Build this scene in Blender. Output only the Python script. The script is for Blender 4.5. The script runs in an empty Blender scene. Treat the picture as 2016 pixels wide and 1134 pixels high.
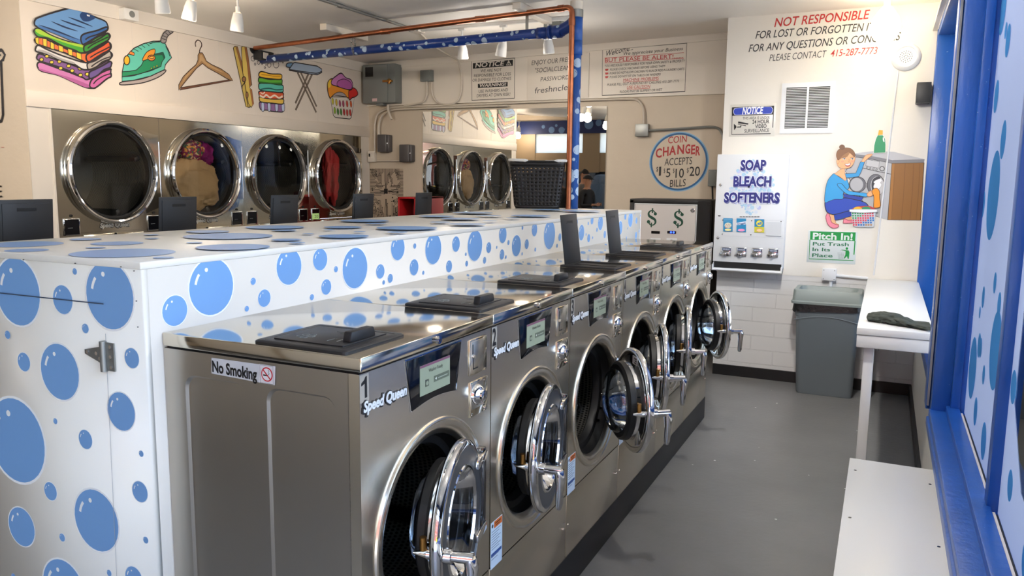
import bpy, bmesh, math, random
from mathutils import Vector, Matrix
from math import sin, cos, pi, radians, sqrt, atan2
random.seed(7)
S = bpy.context.scene
COL = S.collection

# ---------------------------------------------------------------- camera
FPX, CAMZ = 1547.12, 1.6
YAW, PITCH, ROLL = radians(25.28797), radians(-7.81903), radians(.666192)
_fw = Vector((-sin(YAW)*cos(PITCH), cos(YAW)*cos(PITCH), sin(PITCH)))
_rt = Vector((cos(YAW), sin(YAW), 0))
_up = _rt.cross(_fw)
CR = _rt*cos(ROLL) + _up*sin(ROLL)
CU = _up*cos(ROLL) - _rt*sin(ROLL)
CF = _fw
CC = Vector((0, 0, CAMZ))
cam_d = bpy.data.cameras.new('camera')
cam_d.sensor_width = 36
cam_d.lens = FPX/2016*36
cam_d.clip_start = .02
cam = bpy.data.objects.new('camera', cam_d)
COL.objects.link(cam)
cam.matrix_world = Matrix(((CR.x, CU.x, -CF.x, CC.x), (CR.y, CU.y, -CF.y, CC.y), (CR.z, CU.z, -CF.z, CC.z), (0, 0, 0, 1)))
S.camera = cam

def at(px, py, ax, val):
    """measured photo position -> point on the real plane x/y/z = val"""
    d = CR*((px-1008)/FPX) - CU*((py-567)/FPX) + CF
    i = 'xyz'.index(ax)
    t = (val-CC[i])/d[i]
    return CC + d*t

# ---------------------------------------------------------------- view, sky, sun
S.view_settings.view_transform = 'Standard'
S.view_settings.look = 'None'
S.view_settings.gamma = 1
S.view_settings.use_curve_mapping = False
S.view_settings.exposure = 1.0
S.cycles.use_denoising = True
S.cycles.max_bounces = 10
S.cycles.transparent_max_bounces = 16
S.cycles.caustics_reflective = False
S.cycles.caustics_refractive = False
S.cycles.sample_clamp_indirect = 6

W = bpy.data.worlds.new('sky')
S.world = W
W.use_nodes = True
nt = W.node_tree
nt.nodes.clear()
_o = nt.nodes.new('ShaderNodeOutputWorld')
_b = nt.nodes.new('ShaderNodeBackground')
_b.inputs['Strength'].default_value = 3.9
_r = nt.nodes.new('ShaderNodeValToRGB')
_t = nt.nodes.new('ShaderNodeTexCoord')
_s = nt.nodes.new('ShaderNodeSeparateXYZ')
_r.color_ramp.elements[0].position = 0.0
_r.color_ramp.elements[0].color = (.80, .86, .95, 1)
_r.color_ramp.elements[1].position = .6
_r.color_ramp.elements[1].color = (.42, .62, 1.0, 1)
nt.links.new(_t.outputs['Generated'], _s.inputs[0])
nt.links.new(_s.outputs['Z'], _r.inputs[0])
nt.links.new(_r.outputs[0], _b.inputs[0])
nt.links.new(_b.outputs[0], _o.inputs[0])

sun_d = bpy.data.lights.new('sun', 'SUN')
sun_d.energy = 14.0
sun_d.angle = radians(1)
sun_d.color = (1, .95, .86)
sun = bpy.data.objects.new('sun', sun_d)
COL.objects.link(sun)
sun.rotation_euler = Vector((.2, -.25, -1)).to_track_quat('-Z', 'Y').to_euler()

def portal(name, loc, rot, sx, sy):      # guides sky sampling through a real opening, gives no light itself
    d = bpy.data.lights.new(name, 'AREA')
    d.shape = 'RECTANGLE'
    d.size, d.size_y = sx, sy
    d.cycles.is_portal = True
    o = bpy.data.objects.new(name, d)
    COL.objects.link(o)
    o.location = loc
    o.rotation_euler = rot
portal('daylight_opening_right', (.43, 2.9, 1.75), (0, radians(90), 0), 2.35, 7.4)
portal('daylight_opening_front', (-.5, -.93, 1.3), (radians(90), 0, 0), 1.4, 2.6)
portal('daylight_transom', (-6.65, -.93, 2.4), (radians(90), 0, 0), 3.3, .45)

# ---------------------------------------------------------------- colour and materials
def lin(c):
    return tuple(((v/255)/12.92 if v/255 <= .04045 else ((v/255+.055)/1.055)**2.4) for v in c)

def mat(name, rgb, rough=.5, metal=0., bump=0., bscale=20., spec=.5, emit=None, estr=0., coat=0., var=0., vscale=3., stretch=None, aniso=0.):
    m = bpy.data.materials.new(name)
    m.use_nodes = True
    n = m.node_tree.nodes
    L = m.node_tree.links
    p = n['Principled BSDF']
    c = lin(rgb)
    p.inputs['Base Color'].default_value = (*c, 1)
    p.inputs['Roughness'].default_value = rough
    p.inputs['Metallic'].default_value = metal
    p.inputs['Specular IOR Level'].default_value = spec
    p.inputs['Coat Weight'].default_value = coat
    if emit:
        p.inputs['Emission Color'].default_value = (*lin(emit), 1)
        p.inputs['Emission Strength'].default_value = estr
    if bump or var:
        tc = n.new('ShaderNodeTexCoord')
        mp = n.new('ShaderNodeMapping')
        if stretch:
            mp.inputs['Scale'].default_value = stretch
        L.new(tc.outputs['Object'], mp.inputs[0])
    if bump:
        t = n.new('ShaderNodeTexNoise')
        t.inputs['Scale'].default_value = bscale
        t.inputs['Detail'].default_value = 4
        L.new(mp.outputs[0], t.inputs['Vector'])
        b = n.new('ShaderNodeBump')
        b.inputs['Strength'].default_value = bump
        b.inputs['Distance'].default_value = .02
        L.new(t.outputs['Fac'], b.inputs['Height'])
        L.new(b.outputs[0], p.inputs['Normal'])
    if var:
        t2 = n.new('ShaderNodeTexNoise')
        t2.inputs['Scale'].default_value = vscale
        t2.inputs['Detail'].default_value = 6
        L.new(mp.outputs[0], t2.inputs['Vector'])
        r = n.new('ShaderNodeValToRGB')
        r.color_ramp.elements[0].position = .3
        r.color_ramp.elements[1].position = .7
        r.color_ramp.elements[0].color = (*[v*(1-var) for v in c], 1)
        r.color_ramp.elements[1].color = (*[min(1, v*(1+var)) for v in c], 1)
        L.new(t2.outputs['Fac'], r.inputs[0])
        L.new(r.outputs[0], p.inputs['Base Color'])
    return m

_flat = {}
def paint(rgb, rough=.45):
    k = (rgb, rough)
    if k not in _flat:
        _flat[k] = mat('paint_%02x%02x%02x' % rgb, rgb, rough)
    return _flat[k]

WHITE_WALL = mat('white_wall_paint', (232, 227, 219), .5, bump=.12, bscale=14, var=.02)
BEIGE_WALL = mat('beige_wall_paint', (206, 192, 173), .55, bump=.25, bscale=9, var=.03)
SOFFIT = mat('soffit_panel_paint', (226, 214, 200), .45, bump=.05, bscale=6, var=.02)
TRIMW = mat('white_trim_paint', (224, 215, 203), .4)
CEIL = mat('ceiling_paint', (244, 238, 230), .5, bump=.2, bscale=3, var=.03, vscale=2)
FLOOR = mat('grey_floor_paint', (116, 116, 114), .33, bump=.06, bscale=30, var=.08, vscale=4)
BLACKB = mat('black_baseboard', (20, 20, 22), .45)
STEEL = mat('brushed_stainless', (224, 215, 198), .27, 1, bump=.03, bscale=7, stretch=(1, 1, .12))
STEELTOP = mat('polished_stainless', (216, 207, 190), .11, 1, bump=.006, bscale=4)
STEELSIDE = mat('side_stainless', (196, 190, 180), .3, 1, bump=.03, bscale=3)
DRYSTEEL = mat('dryer_stainless', (206, 198, 180), .13, 1, bump=.035, bscale=2.2)
CHROME = mat('chrome', (225, 225, 226), .06, 1)
CHROMED = mat('dark_chrome', (104, 104, 106), .12, 1)
BLACKP = mat('black_plastic', (30, 30, 32), .45, bump=.02, bscale=200)
BLACKG = mat('black_gloss', (12, 13, 18), .08)
RUBBER = mat('black_rubber', (16, 16, 17), .5)
DARK = mat('dark_cavity', (12, 12, 13), .6)
PLINTH = mat('black_plinth', (26, 26, 28), .5)
COPPER = mat('copper', (178, 112, 82), .3, 1, var=.2, vscale=14)
GALV = mat('galvanised', (150, 152, 150), .42, .8)
GREYBOX = mat('grey_enclosure', (120, 124, 122), .45)
BLUE = mat('blue_frame_paint', (34, 88, 172), .32, bump=.12, bscale=30, var=.12, vscale=6, stretch=(1, 1, .3))
def chips(m, rgb, scale, lim):      # paint chips worn through to the undercoat
    n = m.node_tree.nodes
    L = m.node_tree.links
    p = n['Principled BSDF']
    old = p.inputs['Base Color'].links[0].from_socket
    tc = n.new('ShaderNodeTexCoord')
    t = n.new('ShaderNodeTexNoise')
    t.inputs['Scale'].default_value = scale
    t.inputs['Detail'].default_value = 3
    L.new(tc.outputs['Object'], t.inputs['Vector'])
    g = n.new('ShaderNodeMath')
    g.operation = 'GREATER_THAN'
    g.inputs[1].default_value = lim
    L.new(t.outputs['Fac'], g.inputs[0])
    x = n.new('ShaderNodeMix')
    x.data_type = 'RGBA'
    L.new(g.outputs[0], x.inputs['Factor'])
    L.new(old, x.inputs['A'])
    x.inputs['B'].default_value = (*lin(rgb), 1)
    L.new(x.outputs['Result'], p.inputs['Base Color'])
chips(BLUE, (150, 172, 206), 70, .735)
COUNTERW = mat('counter_white', (233, 229, 220), .32)
BUB = mat('bubble_blue', (122, 168, 222), .35)
BUBRIM = mat('bubble_white', (250, 251, 252), .4)
WHITEMETAL = mat('white_enamel', (226, 228, 232), .3)
BINGREY = mat('grey_bin_plastic', (112, 120, 126), .5)
BINLID = mat('grey_bin_lid', (134, 144, 142), .45)
TABLEW = mat('table_white', (236, 236, 234), .28)
MIRROR = mat('mirror_glass', (232, 230, 224), .005, 1)
BRASS = mat('brass', (176, 130, 70), .3, 1)
PIPEBLUE = mat('blue_pipe_paint', (24, 60, 138), .3, bump=.1, bscale=30)
DOORPLATE = mat('dark_door_plate', (66, 67, 70), .35, .35)
NAVY = mat('navy_valance', (18, 36, 88), .55)
TAN = mat('tan_wood_frame', (150, 132, 108), .5)

def perforated(name, a, b, kx, kt, r=.34):
    """drum sheet with punched holes: rows along x and around the axis"""
    m = bpy.data.materials.new(name)
    m.use_nodes = True
    n = m.node_tree.nodes
    L = m.node_tree.links
    p = n['Principled BSDF']
    tc = n.new('ShaderNodeTexCoord')
    sp = n.new('ShaderNodeSeparateXYZ')
    L.new(tc.outputs['Object'], sp.inputs[0])
    def mth(op, i0, i1=None):
        q = n.new('ShaderNodeMath')
        q.operation = op
        for k, v in enumerate((i0, i1)):
            if v is None:
                continue
            if isinstance(v, (int, float)):
                q.inputs[k].default_value = v
            else:
                L.new(v, q.inputs[k])
        return q.outputs[0]
    th = mth('ARCTAN2', sp.outputs['Z'], sp.outputs['Y'])
    u = mth('MULTIPLY', th, kt)
    v = mth('MULTIPLY', sp.outputs['X'], kx)
    row = mth('FLOOR', v)
    sh = mth('MULTIPLY', mth('MODULO', mth('ABSOLUTE', row), 2.), .5)
    fu = mth('SUBTRACT', mth('FRACT', mth('ADD', u, sh)), .5)
    fv = mth('SUBTRACT', mth('FRACT', v), .5)
    d = mth('SQRT', mth('ADD', mth('MULTIPLY', fu, fu), mth('MULTIPLY', fv, fv)))
    lt = mth('LESS_THAN', d, r)
    mx = n.new('ShaderNodeMix')
    mx.data_type = 'RGBA'
    L.new(lt, mx.inputs['Factor'])
    mx.inputs['A'].default_value = (*lin(a), 1)
    mx.inputs['B'].default_value = (*lin(b), 1)
    L.new(mx.outputs['Result'], p.inputs['Base Color'])
    L.new(mth('SUBTRACT', .9, mth('MULTIPLY', lt, .9)), p.inputs['Metallic'])
    p.inputs['Roughness'].default_value = .3
    return m
DRUM = perforated('perforated_drum', (150, 148, 142), (6, 6, 6), 60, 20)
DDRUM = perforated('dryer_drum', (204, 198, 182), (8, 8, 8), 70, 36, .3)

def glass(name, tint=(1, 1, 1), gloss=.08, rough=.0, alpha=1.):
    m = bpy.data.materials.new(name)
    m.use_nodes = True
    n = m.node_tree.nodes
    L = m.node_tree.links
    n.clear()
    o = n.new('ShaderNodeOutputMaterial')
    t = n.new('ShaderNodeBsdfTransparent')
    t.inputs[0].default_value = (*tint, 1)
    g = n.new('ShaderNodeBsdfGlossy')
    g.inputs['Roughness'].default_value = rough
    f = n.new('ShaderNodeFresnel')
    f.inputs['IOR'].default_value = 1.5
    a = n.new('ShaderNodeMath')
    a.operation = 'ADD'
    a.use_clamp = True
    a.inputs[1].default_value = gloss
    L.new(f.outputs[0], a.inputs[0])
    x = n.new('ShaderNodeMixShader')
    L.new(a.outputs[0], x.inputs[0])
    L.new(t.outputs[0], x.inputs[1])
    L.new(g.outputs[0], x.inputs[2])
    L.new(x.outputs[0], o.inputs[0])
    return m
PANE = glass('window_glass', (.93, .96, .97), .02)
DRYGLASS = glass('dryer_door_glass', (.96, .96, .95), .0, .0)
BOWL = glass('washer_door_glass', (.66, .70, .74), .05, .02)

def film(name, rgb, w=.55):
    """translucent vinyl on the window"""
    m = bpy.data.materials.new(name)
    m.use_nodes = True
    n = m.node_tree.nodes
    L = m.node_tree.links
    n.clear()
    o = n.new('ShaderNodeOutputMaterial')
    d = n.new('ShaderNodeBsdfDiffuse')
    d.inputs[0].default_value = (*lin(rgb), 1)
    t = n.new('ShaderNodeBsdfTranslucent')
    t.inputs[0].default_value = (*lin(rgb), 1)
    x = n.new('ShaderNodeMixShader')
    x.inputs[0].default_value = w
    L.new(d.outputs[0], x.inputs[1])
    L.new(t.outputs[0], x.inputs[2])
    L.new(x.outputs[0], o.inputs[0])
    return m
FILM = film('frosted_film', (184, 196, 228), .30)
FILMB = film('film_bubble', (84, 156, 214), .34)

# ---------------------------------------------------------------- mesh helpers
ORG = {}
def V(*a):
    return Vector(a)

def spline(pts, closed=False, n=6):
    out = []
    N = len(pts)
    if N < 3:
        return [Vector(p) for p in pts]
    P = [Vector(p) for p in pts]
    rng = range(N) if closed else range(N-1)
    for i in rng:
        p0 = P[(i-1) % N] if closed or i > 0 else P[0]
        p1 = P[i]
        p2 = P[(i+1) % N]
        p3 = P[(i+2) % N] if closed or i+2 < N else P[-1]
        for k in range(n):
            t = k/n
            out.append(.5*((2*p1)+(p2-p0)*t+(2*p0-5*p1+4*p2-p3)*t*t+(3*p1-p0-3*p2+p3)*t**3))
    if not closed:
        out.append(P[-1])
    return out

class MB:
    def __init__(s):
        s.bm = bmesh.new()
        s.mats = []
    def mi(s, m):
        if m not in s.mats:
            s.mats.append(m)
        return s.mats.index(m)
    def face(s, vs, m):
        try:
            f = s.bm.faces.new(vs)
        except ValueError:
            return None
        f.material_index = s.mi(m)
        return f
    def poly(s, pts, m):
        return s.face([s.bm.verts.new(p) for p in pts], m)
    def merge(s, b2, m, M=None):
        vm = {}
        for v in b2.verts:
            vm[v] = s.bm.verts.new(M @ v.co if M else v.co)
        k = s.mi(m)
        for f in b2.faces:
            try:
                g = s.bm.faces.new([vm[v] for v in f.verts])
                g.material_index = k
            except ValueError:
                pass
        b2.free()
    def box(s, lo, hi, m, bev=0., seg=2, M=None):
        b = bmesh.new()
        bmesh.ops.create_cube(b, size=1)
        lo, hi = Vector(lo), Vector(hi)
        for v in b.verts:
            v.co = Vector([(lo[i]+hi[i])/2 + v.co[i]*(hi[i]-lo[i]) for i in range(3)])
        if bev:
            bev = min(bev, min(abs(hi[i]-lo[i]) for i in range(3))*.45)
            bmesh.ops.bevel(b, geom=b.edges[:], offset=bev, segments=seg, profile=.5, affect='EDGES')
        s.merge(b, m, M)
        return s
    def cyl(s, p0, p1, r0, m, r1=None, n=20, caps=True):
        p0, p1 = Vector(p0), Vector(p1)
        r1 = r0 if r1 is None else r1
        z = (p1-p0).normalized()
        x = z.orthogonal().normalized()
        y = z.cross(x)
        A, B = [], []
        for i in range(n):
            c = x*cos(2*pi*i/n)+y*sin(2*pi*i/n)
            A.append(s.bm.verts.new(p0+c*r0))
            B.append(s.bm.verts.new(p1+c*r1))
        for i in range(n):
            j = (i+1) % n
            s.face([A[i], A[j], B[j], B[i]], m)
        if caps:
            s.face(A[::-1], m)
            s.face(B, m)
        return s
    def tube(s, pts, r, m, n=10, caps=True, closed=False):
        P = [Vector(p) for p in pts]
        N = len(P)
        rings = []
        t0 = (P[1]-P[0]).normalized()
        x = t0.orthogonal().normalized()
        for i in range(N):
            if closed:
                t = (P[(i+1) % N]-P[i-1]).normalized()
            else:
                t = (P[min(i+1, N-1)]-P[max(i-1, 0)]).normalized()
            x = (x - t*x.dot(t)).normalized()
            y = t.cross(x)
            rr = r[i] if isinstance(r, (list, tuple)) else r
            rings.append([s.bm.verts.new(P[i]+(x*cos(2*pi*k/n)+y*sin(2*pi*k/n))*rr) for k in range(n)])
        for i in range(N if closed else N-1):
            a, b = rings[i], rings[(i+1) % N]
            for k in range(n):
                s.face([a[k], a[(k+1) % n], b[(k+1) % n], b[k]], m)
        if caps and not closed:
            s.face(rings[0][::-1], m)
            s.face(rings[-1], m)
        return s
    def lathe(s, prof, c, ax, m, n=48, sq=1.):
        """prof: (along, radius[, material])"""
        c = Vector(c)
        A = {'x': V(1, 0, 0), 'y': V(0, 1, 0), 'z': V(0, 0, 1)}[ax]
        U = {'x': V(0, 1, 0), 'y': V(1, 0, 0), 'z': V(1, 0, 0)}[ax]
        Wv = A.cross(U)
        prev = None
        for q in prof:
            a, r = q[0], q[1]
            mm = q[2] if len(q) > 2 else m
            if r <= 1e-6:
                cur = [s.bm.verts.new(c+A*a)]
            else:
                cur = [s.bm.verts.new(c+A*a+(U*cos(2*pi*i/n)+Wv*sin(2*pi*i/n))*r) for i in range(n)]
            if prev:
                for i in range(n):
                    j = (i+1) % n
                    if len(prev) == 1 and len(cur) > 1:
                        s.face([prev[0], cur[j], cur[i]], mm)
                    elif len(cur) == 1 and len(prev) > 1:
                        s.face([prev[i], prev[j], cur[0]], mm)
                    elif len(cur) > 1:
                        s.face([prev[i], prev[j], cur[j], cur[i]], mm)
            prev = cur
        return s
    def prism(s, pts, ax, a0, a1, m, bev=0.):
        """pts: 2-D outline in the other two axes (in xyz order), extruded a0..a1 along ax"""
        i = 'xyz'.index(ax)
        def mk(p, a):
            q = list(p)
            q.insert(i, a)
            return q
        b = bmesh.new()
        A = [b.verts.new(mk(p, a0)) for p in pts]
        B = [b.verts.new(mk(p, a1)) for p in pts]
        n = len(pts)
        b.faces.new(A[::-1])
        b.faces.new(B)
        for k in range(n):
            j = (k+1) % n
            b.faces.new([A[k], A[j], B[j], B[k]])
        bmesh.ops.recalc_face_normals(b, faces=b.faces[:])
        if bev:
            bmesh.ops.bevel(b, geom=b.edges[:], offset=bev, segments=2, profile=.5, affect='EDGES')
        s.merge(b, m)
        return s
    def plate(s, outer, holes, ax, a, m):
        """flat sheet with holes (2-D loops)"""
        i = 'xyz'.index(ax)
        b = bmesh.new()
        ed = []
        for lp in [outer]+holes:
            vs = []
            for p in lp:
                q = list(p)
                q.insert(i, a)
                vs.append(b.verts.new(q))
            for k in range(len(vs)):
                ed.append(b.edges.new((vs[k], vs[(k+1) % len(vs)])))
        bmesh.ops.triangle_fill(b, use_beauty=True, use_dissolve=False, edges=ed)
        s.merge(b, m)
        return s
    def grid(s, f, nu, nv, m, closeu=False):
        R = [[s.bm.verts.new(f(i/(nu if closeu else nu-1), j/(nv-1))) for j in range(nv)] for i in range(nu)]
        for i in range(nu if closeu else nu-1):
            for j in range(nv-1):
                s.face([R[i][j], R[(i+1) % nu][j], R[(i+1) % nu][j+1], R[i][j+1]], m)
        return s
    def build(s, name, parent=None, org=None, sharp=.6, recalc=True, smooth=True):
        bm = s.bm
        if recalc:
            bmesh.ops.recalc_face_normals(bm, faces=bm.faces[:])
        if smooth:
            for f in bm.faces:
                f.smooth = True
            for e in bm.edges:
                if len(e.link_faces) == 2:
                    if e.calc_face_angle(0) > sharp:
                        e.smooth = False
        if org is None:
            if parent is not None:
                org = ORG[parent.name]
            else:
                xs = [v.co for v in bm.verts]
                org = Vector(((min(p.x for p in xs)+max(p.x for p in xs))/2, (min(p.y for p in xs)+max(p.y for p in xs))/2, min(p.z for p in xs)))
        org = Vector(org)
        bmesh.ops.translate(bm, verts=bm.verts[:], vec=-org)
        me = bpy.data.meshes.new(name)
        bm.to_mesh(me)
        bm.free()
        for m in s.mats:
            me.materials.append(m)
        o = bpy.data.objects.new(name, me)
        COL.objects.link(o)
        ORG[o.name] = org
        if parent is not None:
            o.parent = parent
            o.location = org-ORG[parent.name]
        else:
            o.location = org
        return o

def tag(o, label, cat, group=None):
    o['label'] = label
    o['category'] = cat
    if group:
        o['group'] = group
    return o

def struct(o):
    o['kind'] = 'structure'
    return o

def thing(name, loc, label, cat, group=None):
    o = bpy.data.objects.new(name, None)
    COL.objects.link(o)
    o.location = loc
    o.empty_display_size = .1
    ORG[o.name] = Vector(loc)
    return tag(o, label, cat, group)

def copy_tree(o, parent=None):
    c = o.copy()
    COL.objects.link(c)
    if parent is not None:
        c.parent = parent
    for ch in o.children:
        copy_tree(ch, c)
    return c

# ---------------------------------------------------------------- lettering and flat painting
_tc = {}
def text_data(st, bold=0., shear=0.):
    k = (st, bold, shear)
    if k in _tc:
        return _tc[k]
    cu = bpy.data.curves.new('lettering', 'FONT')
    cu.body = st
    cu.offset = bold
    cu.shear = shear
    cu.resolution_u = 3
    ob = bpy.data.objects.new('lettering', cu)
    me = ob.to_mesh()
    vs = [(v.co.x, v.co.y) for v in me.vertices]
    fs = [tuple(p.vertices) for p in me.polygons]
    ob.to_mesh_clear()
    bpy.data.objects.remove(ob)
    bpy.data.curves.remove(cu)
    _tc[k] = (vs, fs)
    return _tc[k]
_cap = None
def cap_h():
    global _cap
    if _cap is None:
        vs, _ = text_data('H')
        _cap = max(v[1] for v in vs)
    return _cap

def put_text(mb, st, A, B, up, h, m, bold=0., shear=0., nrm=None, depth=0.):
    """string from A to B (baseline ends), cap height h along up"""
    vs, fs = text_data(st, bold, shear)
    if not vs:
        return
    x0 = min(v[0] for v in vs)
    x1 = max(v[0] for v in vs)
    A, B, up = Vector(A), Vector(B), Vector(up)
    e = (B-A)/(x1-x0)
    u = up*(h/cap_h())
    P = [mb.bm.verts.new(A+e*(v[0]-x0)+u*v[1]) for v in vs]
    for f in fs:
        mb.face([P[i] for i in f], m)
    if depth and nrm is not None:
        Q = [mb.bm.verts.new(A+e*(v[0]-x0)+u*v[1]+Vector(nrm)*depth) for v in vs]
        for f in fs:
            mb.face([Q[i] for i in f], m)
        cnt = {}
        for f in fs:
            for a in range(len(f)):
                ed = (f[a], f[(a+1) % len(f)])
                cnt[tuple(sorted(ed))] = cnt.get(tuple(sorted(ed)), 0)+1
        for (a, b), c in cnt.items():
            if c == 1:
                mb.face([P[a], P[b], Q[b], Q[a]], m)

class Paint:
    """flat painting on a wall plane; positions measured on the photo and taken onto the plane"""
    def __init__(s, ax, val, nrm, eps=.00028, base=.001):
        s.ax, s.val, s.n, s.eps, s.L = ax, val, Vector(nrm), eps, base
        s.mb = MB()
        s.up = V(0, 0, 1) if ax != 'z' else V(0, 1, 0)
        s.k = (1, 1, 0, 0)          # crop-pixel -> photo-pixel
    def zoom(s, x0, y0, sc):
        s.k = (1/sc, 1/sc, x0, y0)
        return s
    def P(s, p):
        return at(p[0]*s.k[0]+s.k[2], p[1]*s.k[1]+s.k[3], s.ax, s.val)
    def lift(s):
        s.L += s.eps
        return s.n*s.L
    def fill(s, pts, c, smooth=False, line=None, w=.006):
        P = [s.P(p) for p in pts]
        if smooth:
            P = spline(P, True, 5)
        o = s.lift()
        s.mb.poly([p+o for p in P], c if not isinstance(c, tuple) else paint(c))
        if line:
            s.stroke(None, line, w, closed=True, P3=P)
        return s
    def stroke(s, pts, c, w=.006, smooth=False, closed=False, P3=None, taper=False):
        P = P3 or [s.P(p) for p in pts]
        if smooth:
            P = spline(P, closed, 5)
        o = s.lift()
        N = len(P)
        L, R = [], []
        for i in range(N):
            if closed:
                t = P[(i+1) % N]-P[i-1]
            else:
                t = P[min(i+1, N-1)]-P[max(i-1, 0)]
            if t.length < 1e-9:
                t = V(0, 0, 1)
            d = s.n.cross(t.normalized())
            ww = w/2
            if taper and not closed:
                ww *= max(.15, sin(pi*(i+.3)/(N-.4)))
            L.append(s.mb.bm.verts.new(P[i]+d*ww+o))
            R.append(s.mb.bm.verts.new(P[i]-d*ww+o))
        m = c if not isinstance(c, tuple) else paint(c)
        for i in range(N if closed else N-1):
            j = (i+1) % N
            s.mb.face([L[i], L[j], R[j], R[i]], m)
        return s
    def ell(s, cx, cy, rx, ry, c, line=None, w=.006, n=24, rot=0.):
        return s.fill([(cx+rx*cos(2*pi*i/n)*cos(rot)-ry*sin(2*pi*i/n)*sin(rot), cy+rx*cos(2*pi*i/n)*sin(rot)+ry*sin(2*pi*i/n)*cos(rot)) for i in range(n)], c, line=line, w=w)
    def disc(s, c3, r, c, n=32):
        o = s.lift()
        u = s.up
        v = s.n.cross(u)
        s.mb.poly([Vector(c3)+o+(u*cos(2*pi*i/n)+v*sin(2*pi*i/n))*r for i in range(n)], c if not isinstance(c, tuple) else paint(c))
        return s
    def text(s, st, a, b, h, c, bold=0., shear=0.):
        """baseline from pixel a to pixel b, cap height h metres"""
        o = s.lift()
        put_text(s.mb, st, s.P(a)+o, s.P(b)+o, s.up, h, c if not isinstance(c, tuple) else paint(c), bold, shear)
        return s
    def done(s, name, parent=None):
        return s.mb.build(name, parent, recalc=False, smooth=False)

# ================================================================ THE ROOM
YB, YW, XL, YE, XR, YF = 7.70, 6.60, -5.50, 3.63, .265, -.80
def _specks():
    n = FLOOR.node_tree.nodes
    L = FLOOR.node_tree.links
    p = n['Principled BSDF']
    tc = n.new('ShaderNodeTexCoord')
    v = n.new('ShaderNodeTexVoronoi')
    v.inputs['Scale'].default_value = 5.5
    L.new(tc.outputs['Object'], v.inputs['Vector'])
    lt = n.new('ShaderNodeMath')
    lt.operation = 'LESS_THAN'
    lt.inputs[1].default_value = .035
    L.new(v.outputs['Distance'], lt.inputs[0])
    old = p.inputs['Base Color'].links[0].from_socket
    mx = n.new('ShaderNodeMix')
    mx.data_type = 'RGBA'
    L.new(lt.outputs[0], mx.inputs['Factor'])
    L.new(old, mx.inputs['A'])
    L.new(v.outputs['Color'], mx.inputs['B'])
    hs = n.new('ShaderNodeHueSaturation')
    hs.inputs['Saturation'].default_value = 0
    L.new(mx.outputs['Result'], hs.inputs['Color'])
    L.new(hs.outputs[0], p.inputs['Base Color'])
_specks()

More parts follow.
